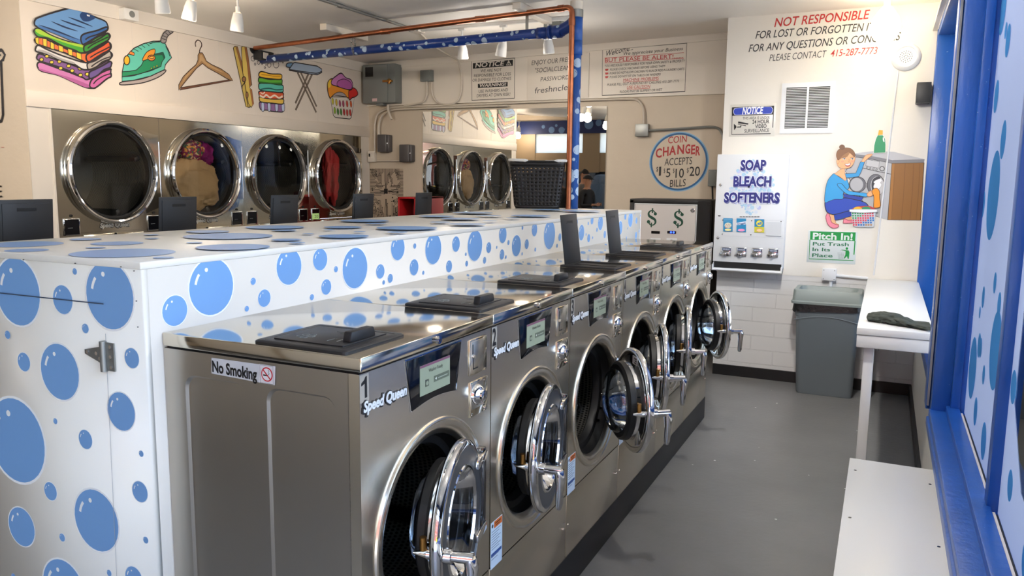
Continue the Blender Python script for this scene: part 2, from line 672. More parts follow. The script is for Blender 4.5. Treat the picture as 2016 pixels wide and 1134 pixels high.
def shell():
    m = MB()
    m.box((-9.3, -.8, -.1), (.45, 7.9, 0), FLOOR)
    struct(m.build('floor'))
    # ceiling: an old, slightly sagging sheet with a solid slab above
    m = MB()
    ys = [-1.0, 2.0, 3.63, 5.6, 6.6, 7.72]
    xs = [-9.4, -5.5, -3.4, -1.3, .5]
    def cz(x, y):
        z = 2.90
        if x < -9 and y < 3:
            z = 3.16
        if y > 6.61:
            z += max(0, min(1, (x+5.6)/4.1))*.085
        return z
    vv = [[m.bm.verts.new((x, y, cz(x, y))) for y in ys] for x in xs]
    for i in range(4):
        for j in range(5):
            m.face([vv[i][j], vv[i+1][j], vv[i+1][j+1], vv[i][j+1]], CEIL)
    m.box((-9.4, -1.0, 3.2), (.5, 7.9, 3.3), CEIL)
    struct(m.build('ceiling'))
    # back wall: plain beige below, white board above
    m = MB()
    m.box((-5.6, YB, 0), (-1.0, YB+.15, 3.02), BEIGE_WALL)
    m.box((-5.499, YB-.02, 2.435), (-1.26, YB+.01, 3.0), TRIMW)
    m.box((-5.499, YB-.03, 2.425), (-1.26, YB, 2.437), TRIMW)
    struct(m.build('wall_back'))
    m = MB()
    a = [(-5.49, 2.885), (-1.26, 2.978), (-1.26, 3.0), (-5.49, 3.0)]
    m.prism([(x, z-.055) for x, z in a[:2]]+a[2:], 'y', YB-.035, YB-.015, TRIMW)
    struct(m.build('trim_1'))
    # white wall on the right of the niche: smooth above, painted block below
    m = MB()
    m.box((-1.24, YW, .87), (.45, YW+.22, 3.02), WHITE_WALL)
    m.box((-1.235, YW+.22, 0), (-1.1, YB+.1, 3.02), WHITE_WALL)
    m.box((-1.235, YW+.004, 0), (.45, YW+.2, .872), BLOCK)
    struct(m.build('wall_right'))
    m = MB()
    m.box((-1.232, YW-.012, 0), (.265, YW+.006, .088), BLACKB)
    struct(m.build('baseboard_right'))
    # dryer bank: soffit above, return wall facing the street door
    m = MB()
    m.box((XL-1.05, YE+.02, 0), (XL-.98, YB, 3.0), DARK)
    struct(m.build('wall_left'))
    m = MB()
    m.box((XL-.14, YE, 2.185), (XL, YB, 3.0), SOFFIT)
    m.box((XL-.14, YE-.001, 2.075), (XL+.012, YB, 2.187), SOFFIT, .003)
    for k in range(1, 9):       # board joints
        y = YE + k*.45
        m.box((XL-.01, y-.002, 2.19), (XL+.0008, y+.002, 2.86), TRIMW)
    struct(m.build('wall_soffit'))
    m = MB()
    m.box((XL-.14, YE, 0), (XL-.002, YE+.165, 2.08), TRIMW)
    m.box((XL-.14, YE+.164, 0), (XL+.004, YE+.178, 2.08), TRIMW)
    struct(m.build('trim_4'))
    m = MB()
    m.box((XL-.14, 7.540, 0), (XL-.004, YB, 2.08), TRIMW)
    struct(m.build('trim_5'))
    m = MB()
    m.prism([(XL-.01, 2.80), (XL+.02, 2.80), (XL+.03, 2.9), (XL-.01, 2.9)], 'y', YE, YB, TRIMW)
    struct(m.build('trim_2'))
    m = MB()
    m.box((-9.3, YE, 0), (XL-.14, YE+.12, 3.0), BEIGE_WALL)
    m.box((XL-.2, YE-.004, 0), (XL, YE+.0, 3.0), BEIGE_WALL)
    m.box((-9.45, -.95, 0), (-9.3, YE+.12, 3.0), BEIGE_WALL)
    struct(m.build('wall_end'))
    # street front behind the viewer
    m = MB()
    m.box((-9.3, YF-.12, 0), (-5.0, YF, .45), BEIGE_WALL)
    m.box((-5.0, YF-.12, 0), (-1.3, YF, .12), DARK)  # unseen dark foot, height shaped for the reflection in the washer's side
    m.box((-9.3, YF-.12, 2.62), (.4, YF, 3.2), BEIGE_WALL)
    for x0, x1 in ((-9.3, -8.2), (-7.82, -7.12), (-6.0, -5.62), (-5.05, -4.9), (-3.05, -2.95), (-1.35, -1.2), (.2, .4)):
        m.box((x0, YF-.1, .0 if x0 > -5.5 else 1.78), (x1, YF-.01, 2.62), TAN)
    for x0, x1 in ((-9.3, -5.0),):
        m.box((x0, YF-.1, 1.80), (x1, YF-.02, 2.20), TAN)
    m.box((-5.0, YF-.09, 2.16), (.3, YF-.03, 2.24), TAN)
    struct(m.build('wall_front'))
    m = MB()
    m.box((-9.3, YF-.004, 2.61), (.24, YF+.03, 2.89), NAVY)
    rnd = random.Random(3)
    for k in range(46):
        x, z, r = rnd.uniform(-9.1, .1), rnd.uniform(2.64, 2.87), rnd.choice((.02, .03, .04, .07, .1))
        z = min(max(z, 2.615+r), 2.895-r) if r < .13 else 2.75
        m.cyl((x, YF+.0302+.0001*k, z), (x, YF+.0305+.0001*k, z), r, VALB, n=24)
    struct(m.build('trim_3'))
    m = MB()
    for x0, x1 in ((-8.2, -7.82), (-7.12, -6.0), (-5.62, -5.05)):
        m.box((x0, YF-.06, 2.2), (x1, YF-.05, 2.62), FROST)
    for x0, x1 in ((-4.9, -3.05), (-2.95, -1.35)):
        m.box((x0, YF-.08, .12), (x1, YF-.05, 2.62), WHITE_WALL)  # unseen solid panels, added to cut front daylight and lighten steel reflections
    m.box((-1.2, YF-.06, 2.24), (.2, YF-.05, 2.62), PANE)
    for x0, x1 in ((-9.3, -5.05),):
        m.box((x0, YF-.07, .45), (x1, YF-.06, 1.8), DARKGLASS)
    struct(m.build('window_3'))

BLOCK = bpy.data.materials.new('painted_block_wall')
BLOCK.use_nodes = True
def _blk():
    n = BLOCK.node_tree.nodes
    L = BLOCK.node_tree.links
    p = n['Principled BSDF']
    p.inputs['Base Color'].default_value = (*lin((222, 221, 221)), 1)
    p.inputs['Roughness'].default_value = .45
    tc = n.new('ShaderNodeTexCoord')
    sp = n.new('ShaderNodeSeparateXYZ')
    cb = n.new('ShaderNodeCombineXYZ')
    L.new(tc.outputs['Object'], sp.inputs[0])
    L.new(sp.outputs['X'], cb.inputs['X'])
    L.new(sp.outputs['Z'], cb.inputs['Y'])
    b = n.new('ShaderNodeTexBrick')
    b.inputs['Scale'].default_value = 1
    b.inputs['Brick Width'].default_value = .36
    b.inputs['Row Height'].default_value = .118
    b.inputs['Mortar Size'].default_value = .004
    b.inputs['Mortar Smooth'].default_value = .3
    b.inputs['Color1'].default_value = (1, 1, 1, 1)
    b.inputs['Color2'].default_value = (1, 1, 1, 1)
    b.inputs['Mortar'].default_value = (0, 0, 0, 1)
    L.new(cb.outputs[0], b.inputs['Vector'])
    u = n.new('ShaderNodeBump')
    u.inputs['Strength'].default_value = .9
    u.inputs['Distance'].default_value = .006
    L.new(b.outputs['Color'], u.inputs['Height'])
    L.new(u.outputs[0], p.inputs['Normal'])
_blk()
VALB = mat('valance_bubble', (92, 124, 168), .5)
FROST = film('frosted_transom', (225, 226, 220), .8)
DARKGLASS = glass('dark_shop_glass', (.10, .11, .12), .01)
shell()

# ---------------------------------------------------------------- shop window on the right
SILL = .60
def right_window():
    k = MB()
    k.box((.262, YF, 0), (.42, 3.9, SILL-.03), WHITE_WALL)
    k.box((.268, 3.9, 0), (.42, YW, SILL-.03), WHITE_WALL)
    k.box((.24, YF, 2.92), (.42, YW, 3.02), WHITE_WALL)
    k.box((.245, 3.95, 2.695), (.42, YW, 2.95), WHITE_WALL)
    struct(k.build('wall_window_side'))
    k = MB()
    k.box((.250, YF, 0), (.268, YW-.012, .085), BLACKB)
    struct(k.build('baseboard_window'))
    m = MB()
    # sill with stepped nosing
    m.box((.236, YF, SILL-.035), (.42, 3.93, SILL), BLUE, .006)
    m.box((.228, YF, SILL-.075), (.30, 3.93, SILL-.036), BLUE, .006)
    m.box((.252, YF, SILL-.10), (.30, 3.93, SILL-.07), BLUE, .004)
    m.box((.30, YF, SILL-.001), (.352, 3.9, SILL+.028), BLUE, .004)
    # big post and its stops
    m.box((.243, 3.90, SILL-.02), (.34, 4.12, 2.93), BLUE, .004)
    m.box((.226, 3.99, SILL-.02), (.246, 4.12, 2.93), BLUE, .003)
    m.box((.316, 3.865, SILL), (.352, 3.905, 2.93), BLUE, .004)
    m.box((.352, 3.88, SILL), (.40, 4.12, 2.93), BLUE)
    # far bay
    m.box((.262, 4.1, SILL-.06), (.40, YW, SILL), BLUE, .008)
    m.box((.246, YW-.09, SILL), (.40, YW-.003, 2.70), BLUE, .005)
    m.box((.250, 4.1, 2.655), (.40, YW-.003, 2.70), BLUE, .004)
    m.box((.215, 3.93, 2.70), (.27, YW-.003, 2.735), TRIMW)
    # near mullion and head
    m.box((.340, 2.70, SILL), (.385, 2.765, 2.93), BLUE, .004)
    m.box((.300, YF, 2.86), (.40, 3.9, 2.93), BLUE)
    m.box((.300, YF+.0, SILL), (.40, YF+.1, 2.93), BLUE)
    w = struct(m.build('window_1', org=(.3, 3.9, SILL)))
    g = MB()
    g.box((.229, 3.972, SILL), (.238, 3.989, 2.92), GALV)
    g.box((.352, YF+.1, SILL-.001), (.364, 3.86, SILL+.012), TRIMW)
    g.box((.364, YF+.1, SILL-.001), (.371, 3.86, SILL+.006), DARK)
    g.build('metal_stop', w)
    g = MB()
    g.box((.372, 2.766, SILL), (.378, 3.878, 2.92), PANE)
    g.build('pane', w)
    g = MB()
    g.box((.372, YF+.1, SILL), (.378, 2.70, 2.92), PANE)
    g.build('pane', w)
    g = MB()
    g.box((.372, 4.12, SILL), (.378, YW-.09, 2.66), PANE)
    g.build('pane', w)
    # frosted vinyl with bubbles on the glass
    f = MB()
    f.poly([(.371, y, z) for y, z in ((3.878, SILL+.01), (2.80, SILL+.01), (2.80, .86), (2.93, .93), (3.0, 2.9), (3.878, 2.9))], FILM)
    f.build('vinyl_film', w, recalc=False)
    p = Paint('x', .3705, (-1, 0, 0), eps=.0001, base=.0)
    for cx, cy, ry in ((1967, 600, 22), (1975, 275, 30), (1955, 385, 70), (1941, 300, 14), (1936, 402, 20), (1936, 585, 18), (1959, 557, 18), (1928, 680, 21), (1915, 724, 52), (1931, 685, 17), (1937, 738, 17), (1960, 690, 70), (1921, 810, 25), (1937, 868, 34), (1962, 190, 24), (1985, 80, 24), (1975, 20, 34), (1981, 60, 12), (1952, 110, 16), (1930, 615, 10)):
        q = at(cx, cy, 'x', .3705)
        r = (at(cx, cy-ry, 'x', .3705)-at(cx, cy+ry, 'x', .3705)).length/2
        p.disc((q.x, q.y, q.z), r, FILMB)
    p.done('film_bubble', w)
    f = MB()
    f.poly([(.371, y, z) for y, z in ((2.70, SILL+.01), (-.4, SILL+.01), (-.4, .72), (1.2, .74), (2.36, .80), (2.60, .98), (2.60, 2.9), (2.70, 2.9))], FILM)
    f.build('vinyl_film', w, recalc=False)
    p = Paint('x', .3705, (-1, 0, 0), eps=.0001, base=.0)
    for y, z, r in ((2.53, .76, .045), (2.64, 1.02, .05), (2.63, 1.42, .04), (2.2, .68, .05), (1.7, .67, .04), (2.64, 1.8, .05)):
        p.disc((.3705, y, z), r, FILMB)
    p.done('film_bubble', w)
right_window()

# ================================================================ BUBBLE COUNTER (long box behind the washers)
CX0, CX1, CY0, CY1, CZ = -2.50, -1.64, 1.34, 5.70, 1.39
SIDE_B = ((416.6, 564.5, 55.6), (344, 611.6, 30), (498, 553.7, 7), (485.5, 607.8, 5.5), (520, 587, 17), (569, 525, 35.5), (630, 511, 21.4), (661, 530, 6), (699, 527.8, 39.7), (642, 565, 15), (613.7, 585, 6), (748.4, 534.4, 14), (768, 548, 8.6), (755, 556, 4.3), (783, 488.4, 23.8), (816.3, 484.3, 5.2), (853, 490, 30), (815, 526.3, 15.6), (833, 537, 4), (897.5, 480.6, 15), (883.8, 524.4, 11.6), (935, 483.5, 30), (916.7, 500.5, 3.5), (918.4, 519, 5.5), (962, 487.5, 10.5), (953.7, 512.5, 6.7), (977.6, 487, 2.9), (989.7, 462, 16.5), (1000.8, 477.5, 4.8), (988, 501, 10), (995.6, 506, 3.5), (1016.5, 483.8, 20.6), (1028.4, 448.6, 3.8), (1027.6, 499.7, 3.2), (1036.8, 480.6, 9.5), (1052, 452, 13), (1053.5, 491.4, 4), (1081.8, 462.3, 27.9), (1096.4, 483.8, 3.9), (1102, 467, 7.7), (1134.4, 437.9, 7.7), (1144.6, 458, 15.3), (1157.8, 440, 3.5), (1165.3, 433.8, 8), (1182, 438.6, 14.5), (1175, 452.6, 4.2), (1158.8, 469, 8), (1166.4, 468, 2.8), (1153.5, 461.7, 2.5), (1190.4, 461.7, 7.2), (1221, 448.7, 13.2), (1215.9, 423, 4.2), (1231, 426, 6.7), (1241, 432, 14.6), (1252.8, 434.4, 6.3), (1252, 463, 6.5), (1249.6, 420, 2), (1235.4, 449.7, 2), (1258, 455, 3), (1260, 424.5, 2.2), (1232.9, 468, 2.5))
END_B = ((35, 574.5, 65.6), (216, 582, 66), (124, 590, 28), (147.8, 534.4, 6.3), (168.6, 646.6, 9.3), (15.5, 659, 8), (47.6, 712.5, 18), (118, 732, 54), (260, 705, 19.5), (33, 867, 80), (239, 810, 37), (109.5, 829, 5.7), (168.8, 865, 18.4), (278.6, 893, 6), (100, 967, 17.4), (276, 968, 20), (43, 1037, 36.5), (190, 1024.5, 58.6), (123, 1058, 7.6), (287.5, 1063, 6.5), (126, 1160, 56), (215.5, 1128, 6), (264, 1138, 22), (27, 1135, 6), (-40, 720, 30), (-45, 960, 24))
TOP_B = ((45, 481, 76), (47, 493.7, 41), (230.6, 479.6, 50), (243, 498.7, 100), (188.5, 488.5, 19), (322, 508.4, 20), (168.6, 472, 30), (297.6, 463.5, 15), (299, 470.7, 14), (383, 479.4, 16), (409, 457.5, 42), (450, 466.5, 87), (459, 488.5, 72), (541.7, 449, 58), (559, 455.6, 25), (564, 474.7, 30), (585, 481, 16), (606.7, 463, 12), (675.6, 449.6, 38), (648, 455.3, 12), (677, 468, 50), (717.8, 437, 48), (739, 443, 21), (708, 459.5, 12), (801, 452, 60), (782, 461, 20), (859, 428.3, 35), (866.6, 440.7, 20), (906, 433.6, 38), (923, 445, 36), (931, 421.4, 39), (1045, 427.6, 38), (962, 428, 25), (1080, 415.5, 32), (1144, 418, 36), (964, 439, 15), (1010, 433, 14))

def counter():
    t = thing('bubble_counter', ((CX0+CX1)/2, (CY0+CY1)/2, 0), 'long white box counter painted with blue bubbles, running behind the row of washers', 'counter')
    m = MB()
    m.box((CX0, CY0+.019, 0), (CX0+.02, CY1-.019, CZ-.02), COUNTERW)
    m.build('back_panel', t)
    m = MB()
    m.box((CX0, CY1-.019, 0), (CX1, CY1, CZ-.018), COUNTERW)
    m.build('end_panel', t)
    m = MB()
    m.box((CX0-.002, CY0-.002, CZ-.018), (CX1+.002, CY1+.002, CZ), COUNTERW, .002)
    p = Paint('z', CZ, (0, 0, 1), base=.0004)
    p.mb = m
    for cx, cy, rx in TOP_B:
        q = p.P((cx, cy))
        a, b = p.P((cx-rx, cy)), p.P((cx+rx, cy))
        r = min((a-b).length/2, .15)
        q.x = min(max(q.x, CX0+r*.2), CX1-r*.98)
        q.x = max(q.x, CX0+r)
        q.y = min(max(q.y, CY0+r), CY1-r)
        p.disc(q, r, BUB)
    m.build('top_panel', t, recalc=False)
    def bubbles(p, data, ax, val):
        for i, (cx, cy, ry) in enumerate(data):
            q = at(cx, cy, ax, val)
            r = (at(cx, cy-ry, ax, val)-at(cx, cy+ry, ax, val)).length/2
            p.L = .0004
            p.disc(q, r*1.06, BUBRIM)
            p.disc(q, r, BUB)
            if ry < 3:
                continue
            v = p.n.cross(p.up)*-1
            u = p.up
            p.disc(q+u*r*.62-v*r*.22, r*.075, BUBRIM, 12)
            arc = [q+(u*sin(a)-v*cos(a))*r*.74 for a in [radians(d) for d in (12, 20, 28, 36, 42)]]
            p.stroke(None, BUBRIM, r*.10, P3=arc, taper=False)
    m = MB()
    m.box((CX1-.02, CY0+.019, 0), (CX1, CY1-.019, CZ-.018), COUNTERW)
    p = Paint('x', CX1, (1, 0, 0))
    p.mb = m
    bubbles(p, SIDE_B, 'x', CX1)
    m.build('side_panel', t, recalc=False)
    m = MB()
    m.box((CX0, CY0, 0), (CX1, CY0+.019, CZ-.018), COUNTERW)
    p = Paint('y', CY0, (0, -1, 0))
    p.mb = m
    bubbles(p, [b for b in END_B], 'y', CY0)
    p.L = .0045
    a, b = p.P((-30, 573)), p.P((207, 598))
    p.stroke(None, (60, 74, 96), .003, P3=[a, b])
    p.stroke([(211, 656), (233, 1134)], (176, 180, 188), .0016)
    e = MB()
    for (x, y) in ((50, 511), (152, 518), (242, 525), (268, 533), (273, 592), (276, 643)):
        p.ell(x, y, 2, 1, (60, 60, 60), n=8)
    m.build('front_panel', t, recalc=False)
    # steel tee hinge of the access door
    h = MB()
    y = CY0-.004
    h.prism([(-1.855, 1.141), (-1.855, 1.152), (-1.79, 1.166), (-1.79, 1.120)], 'y', y-.003, y+.001, GALV)
    h.box((-1.772, y-.003, 1.105), (-1.745, y+.001, 1.178), GALV)
    h.cyl((-1.781, y-.005, 1.102), (-1.781, y-.005, 1.181), .009, GALV, n=14)
    for x, z in ((-1.845, 1.147), (-1.81, 1.146), (-1.797, 1.134), (-1.757, 1.168), (-1.757, 1.142), (-1.757, 1.115)):
        h.cyl((x, y-.0045, z), (x, y-.002, z), .005, CHROME, n=10)
    h.build('hinge', t)
    return t
counter()

# ================================================================ WASHERS
ZC = .553        # door centre above the plinth top
DTH = [14, 10, 36, 22, 16, 29]
def rrect(x0, x1, z0, z1, r, n=6):
    P = []
    for cx, cz, a0 in ((x1-r, z1-r, 0), (x0+r, z1-r, 90), (x0+r, z0+r, 180), (x1-r, z0+r, 270)):
        for k in range(n+1):
            a = radians(a0+90*k/n)
            P.append((cx+r*cos(a), cz+r*sin(a)))
    return P

def circle(cy, cz, r, n=64):
    return [(cy+r*cos(2*pi*k/n), cz+r*sin(2*pi*k/n)) for k in range(n)]

SCREEN = mat('lcd_screen', (128, 138, 120), .3, emit=(150, 160, 140), estr=.10)
def washer(num, th, lid_open, label, x, y, flip=False):
    t = thing('washing_machine', (0, 0, 0), label, 'washing machine', 'front loading washers on the black plinth' if not flip else 'washers on the far side of the counter')
    hw = .3225
    # ---- cabinet with pressed side panels
    m = MB()
    zt = 1.018
    for s in (-1, 1):
        yy = s*hw
        holes = [rrect(-.536, -.334, .03, .957, .035), rrect(-.27, -.066, .03, .957, .035)]
        m.plate([(-.605, 0), (-.031, 0), (-.031, zt), (-.605, zt)], holes, 'y', yy, STEELSIDE)
        for h in holes:
            d = [(hx+(sum(q[0] for q in h)/len(h)-hx)*.05, hz+(.5-hz)*.012) for hx, hz in h]
            A = [m.bm.verts.new((p[0], yy, p[1])) for p in h]
            B = [m.bm.verts.new((p[0], yy-s*.007, p[1])) for p in d]
            for i in range(len(h)):
                j = (i+1) % len(h)
                m.face([A[i], A[j], B[j], B[i]], STEELSIDE)
            m.face(B, STEELSIDE)
    m.box((-.606, -hw+.001, 0), (-.604, hw-.001, zt), STEELSIDE)
    m.box((-.60, -hw+.012, 0), (-.012, hw-.012, .004), DARK)
    m.box((-.598, -hw+.006, zt-.002), (-.006, hw-.006, 1.0235), DARK)  # black inset strip painting the shadow line under the lid
    cab = m.build('cabinet', t)
    # ---- front
    m = MB()
    b = MB()
    m.plate([(-hw, .262), (hw, .262), (hw, zt), (-hw, zt)], [circle(0, ZC, .246)], 'x', 0., STEEL)
    m.box((-.03, -hw, .262), (-.0005, -hw+.001, zt), STEEL)
    m.box((-.03, hw-.001, .262), (-.0005, hw, zt), STEEL)
    m.build('front_panel', t)
    m = MB()
    m.box((-.02, -hw, .002), (0, hw, .257), STEEL, .002)
    for yy in (-hw+.02, hw-.02):
        m.cyl((0, yy, .13), (.003, yy, .13), .005, CHROME, n=10)
    m.build('lower_panel', t)
    # ---- door surround, tub mouth, drum
    m = MB()
    m.lathe([(.0, .275), (.006, .273), (.0075, .269), (.004, .264), (.0045, .255), (.003, .246), (-.006, .234), (-.016, .226)], (0, 0, ZC), 'x', STEEL, 72)
    m.build('door_surround', t)
    m = MB()
    m.lathe([(-.016, .225), (-.035, .222), (-.052, .216), (-.054, .205), (-.056, .195), (-.066, .190), (-.085, .188), (-.09, .195)], (0, 0, ZC), 'x', RUBBER, 56)
    for k in (-42, -26, -10, 200, 214):
        a = radians(k)
        c = V(-.05, .212*cos(a), ZC+.212*sin(a))
        m.cyl(c, c+V(.012, 0, 0), .008, CHROME, n=10)
    for k in (150, 185, 215):
        a = radians(k)
        c = V(-.052, .205*cos(a), ZC+.205*sin(a))
        m.cyl(c, c+V(.008, 0, 0), .006, CHROME, n=10)
    m.build('tub_mouth', t)
    m = MB()
    m.lathe([(-.088, .192, CHROMED), (-.092, .198, CHROMED), (-.10, .216), (-.42, .216), (-.425, .1), (-.425, 0)], (0, 0, 0), 'x', DRUM, 48)
    for k in range(3):
        a = radians(90+120*k)
        M = Matrix.Rotation(a, 4, 'X')
        m.box((-.41, .16, -.025), (-.13, .215, .025), CHROMED, .02, M=M)
    m.bm.verts.ensure_lookup_table()
    d = m.build('drum', t, org=(0, 0, 0))
    d.location = (0, 0, ZC)
    # ---- top with lock
    m = MB()
    m.box((-.607, -.3245, 1.023), (.007, .3245, 1.057), STEELTOP, .0035, 3)
    tp = m.build('top', t)
    m = MB()
    m.cyl((.006, .0, 1.040), (.016, .0, 1.040), .010, CHROME, n=18)
    m.cyl((.016, .0, 1.040), (.018, .0, 1.040), .0075, CHROME, n=18)
    m.box((.0175, -.001, 1.036), (.0186, .001, 1.044), DARK)
    m.build('lock', tp)
    # ---- soap box
    X0, X1, Y0, Y1, Z = -.312, -.040, -.317, -.073, 1.057
    m = MB()
    outer = rrect(X0, X1, Y0, Y1, .012, 3)
    def ring(z0, z1, in0, in1):
        pass
    fr = [(0, .0, 0), (.0, .006, 0), (.004, .009, 0), (.018, .009, 0), (.022, .004, 0)]
    loops = []
    for ins, dz, _ in fr:
        loops.append([m.bm.verts.new((px, py, Z+dz)) for px, py in rrect(X0+ins, X1-ins, Y0+ins, Y1-ins, max(.003, .012-ins*.4), 3)])
    for a, bb in zip(loops[:-1], loops[1:]):
        for i in range(len(a)):
            j = (i+1) % len(a)
            m.face([a[i], a[j], bb[j], bb[i]], BLACKP)
    if lid_open:
        deep = [m.bm.verts.new((v.co.x, v.co.y, Z-.028)) for v in loops[-1]]
        for i in range(len(deep)):
            j = (i+1) % len(deep)
            m.face([loops[-1][i], loops[-1][j], deep[j], deep[i]], DARK)
        m.face(deep, BLACKP)
        m.box((X0+.03, (Y0+Y1)/2-.004, Z+.0), (X1-.03, (Y0+Y1)/2+.004, Z+.004), BLACKP)
    else:
        m.face(loops[-1], BLACKP)
    sb = m.build('soap_box', t)
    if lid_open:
        # no cut-out: the hole's shade painted as a dark tray just above the sheet
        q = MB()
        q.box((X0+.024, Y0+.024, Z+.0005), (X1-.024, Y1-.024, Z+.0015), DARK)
        q.build('hole_shade', sb)
    m = MB()
    px, py = X0+.02, 0
    m.box((X0+.02, Y0+.02, Z+.003), (X1-.02, Y1-.02, Z+.0085), BLACKP, .002)
    m.box((X0+.034, Y0+.034, Z+.008), (X1-.034, Y1-.034, Z+.0115), BLACKP, .0015)
    yc = (Y0+Y1)/2
    if lid_open:
        m.box((X1-.062, yc-.036, Z+.0114), (X1-.050, yc+.036, Z+.0122), DARK)
        m.box((X1-.062, yc-.036, Z+.0020), (X1-.050, yc+.036, Z+.0031), DARK)
        m.box((X1-.065, yc-.040, Z+.001), (X1-.061, yc+.040, Z+.0035), BLACKP)
    else:
        m.prism([(yc-.052, Z+.011), (yc+.052, Z+.011), (yc+.044, Z+.036), (yc-.044, Z+.036)], 'x', X1-.064, X1-.040, BLACKP, .004)
        for k in range(5):
            a = 2*pi*k/5
            c = V(X0+.09, yc-.035, Z+.0118)
            m.tube([c+V(.014*cos(a)+.009*cos(b_), .018*sin(a)+.009*sin(b_), 0) for b_ in [2*pi*i/8 for i in range(9)]], .0011, GREYBOX, 4)
        for q in (((.05, -.06), (.05, -.03), (.075, -.03), (.075, -.055)), ((.02, .03), (.05, .03)), ((-.0, .045), (.035, .045)), ((.05, .05), (.05, .062), (.08, .062))):
            m.tube([V(X0+.12+a_, yc+b_, Z+.0118) for a_, b_ in q], .0009, GREYBOX, 4)
    ld = m.build('soap_lid', t, org=(X0+.02, yc, Z+.006))
    if lid_open:
        ld.rotation_euler = (0, radians(-lid_open), 0)
    # ---- control panel
    m = MB()
    top, bot = 1.010, .879
    def trap(g):
        P = [(-.137-g, top+g), (.137+g, top+g), (.112+g, bot-g*.4)]
        for k in range(1, 9):
            s_ = k/9
            P.append(((.112+g)-(.224+2*g)*s_, bot-g*.4+.011*sin(pi*s_)))
        P.append((-.112-g, bot-g*.4))
        return P
    m.prism(trap(.004), 'x', 0., .0016, CHROME)
    m.prism(trap(0), 'x', .001, .0034, BLACKG, .0006)
    cp = m.build('control_panel', t)
    m = MB()
    m.box((.003, -.077, .907), (.0042, .073, .985), SCREEN)
    m.box((.0042, -.077, .979), (.0044, .073, .985), paint((118, 74, 96)))
    put_text(m, 'Washer Ready', (.0046, -.035, .962), (.0046, .035, .962), (0, 0, 1), .009, paint((44, 46, 44)), .004)
    m.box((.0042, -.010, .930), (.0045, .068, .946), paint((92, 100, 84)))
    m.box((.0045, .010, .936), (.0047, .060, .9385), paint((150, 158, 142)))
    m.poly([(.0048, -.004, .938), (.0048, .003, .934), (.0048, .003, .942)], paint((220, 224, 210)))
    m.box((.0042, -.052, .927), (.0045, -.035, .945), paint((60, 66, 56)))
    m.cyl((.0045, -.043, .935), (.0047, -.043, .935), .006, SCREEN, n=14)
    m.build('screen', cp)
    # ---- coin plates
    m = MB()
    m.box((0, .186, .900), (.004, .290, 1.003), STEELTOP, .0015)
    m.box((.004, .191, .906), (.0052, .268, .998), STEEL, .0008)
    m.box((.0052, .199, .962), (.0056, .203, .990), DARK)
    m.cyl((.004, .203, .955), (.012, .203, .955), .005, CHROME, n=12)
    m.box((.0052, .202, .920), (.0058, .205, .952), DARK)
    m.box((.0052, .202, .917), (.0058, .232, .9205), DARK)
    m.build('coin_slot_plate', t)
    m = MB()
    m.box((0, .190, .778), (.004, .296, .880), STEELTOP, .0015)
    m.box((.004, .194, .800), (.0055, .268, .876), STEELSIDE, .0008)
    m.lathe([(.004, .032), (.012, .030), (.020, .024), (.024, .017), (.030, .016), (.031, .013), (.031, 0)], (0, .225, .840), 'x', CHROME, 28)
    m.box((.0308, .2235, .834), (.0316, .2265, .846), DARK)
    for yy, zz in ((.275, .87), (.275, .80), (.2, .785), (.285, .785)):
        m.cyl((.004, yy, zz), (.0065, yy, zz), .0045, CHROME, n=10)
    m.build('coin_box_lock', t)
    # ---- number, maker's script, warning label
    if not flip:
        m = MB()
        m.box((0, -.322, .952), (.0006, -.288, 1.016), paint((158, 152, 142)))
        if num == 1:
            m.poly([(.0010, -.320+u*.026, .961+v*.049) for u, v in ((.62, 0), (.95, 0), (.95, 1), (.72, 1), (.55, .86), (.12, .74), (.12, .60), (.62, .68))], paint((18, 18, 20)))
        else:
            put_text(m, str(num), (.0010, -.319, .961), (.0010, -.294, .961), (0, 0, 1), .049, paint((18, 18, 20)), .03)
        m.build('number_decal', t)
    m = MB()
    put_text(m, 'Speed Queen', (.0005, -.316, .927), (.0005, -.132, .927), (0, 0, 1), .026, paint((40, 40, 42)), .085, .2, (1, 0, 0), .0015)
    put_text(m, 'Speed Queen', (.0024, -.312, .929), (.0024, -.136, .929), (0, 0, 1), .0235, paint((214, 218, 222)), .035, .2, (1, 0, 0), .0012)
    m.build('maker_script', t)
    m = MB()
    m.box((0, -.318, .252), (.0006, -.238, .404), paint((208, 222, 236)))
    m.box((.0006, -.296, .380), (.0009, -.240, .402), paint((214, 108, 44)))
    m.box((.0006, -.315, .292), (.0009, -.243, .302), paint((44, 78, 140)))
    m.box((.0009, -.288, .392), (.0012, -.250, .396), paint((70, 40, 20)))
    m.box((.0009, -.284, .385), (.0012, -.256, .388), paint((70, 40, 20)))
    for k in range(12):
        if k == 8:
            continue
        m.box((.0006, -.312, .371-k*.0082), (.0008, -.25-.02*((k*7) % 3)/2, .3735-k*.0082), paint((120, 134, 150)))
    m.cyl((.0006, -.307, .391), (.0009, -.307, .391), .006, paint((60, 60, 60)), n=12)
    m.build('warning_label', t)
    # ---- door on its hinge
    H = V(-.030, .228, ZC)
    dr = bpy.data.objects.new('door', None)
    m = MB()
    m.lathe([(.004, .188), (.002, .205), (.006, .213), (.012, .2165), (.024, .2165), (.031, .213), (.034, .207), (.034, .200)], (-.01, 0, ZC), 'x', CHROME, 72)
    m.lathe([(.034, .200), (.030, .196), (.030, .150)], (-.01, 0, ZC), 'x', DOORPLATE, 72)
    m.lathe([(.030, .150), (.033, .147), (.033, .141), (.026, .137)], (-.01, 0, ZC), 'x', CHROME, 72)
    m.lathe([(.004, .188), (.002, .168), (-.004, .159), (-.018, .157), (-.024, .150)], (-.01, 0, ZC), 'x', CHROME, 72)
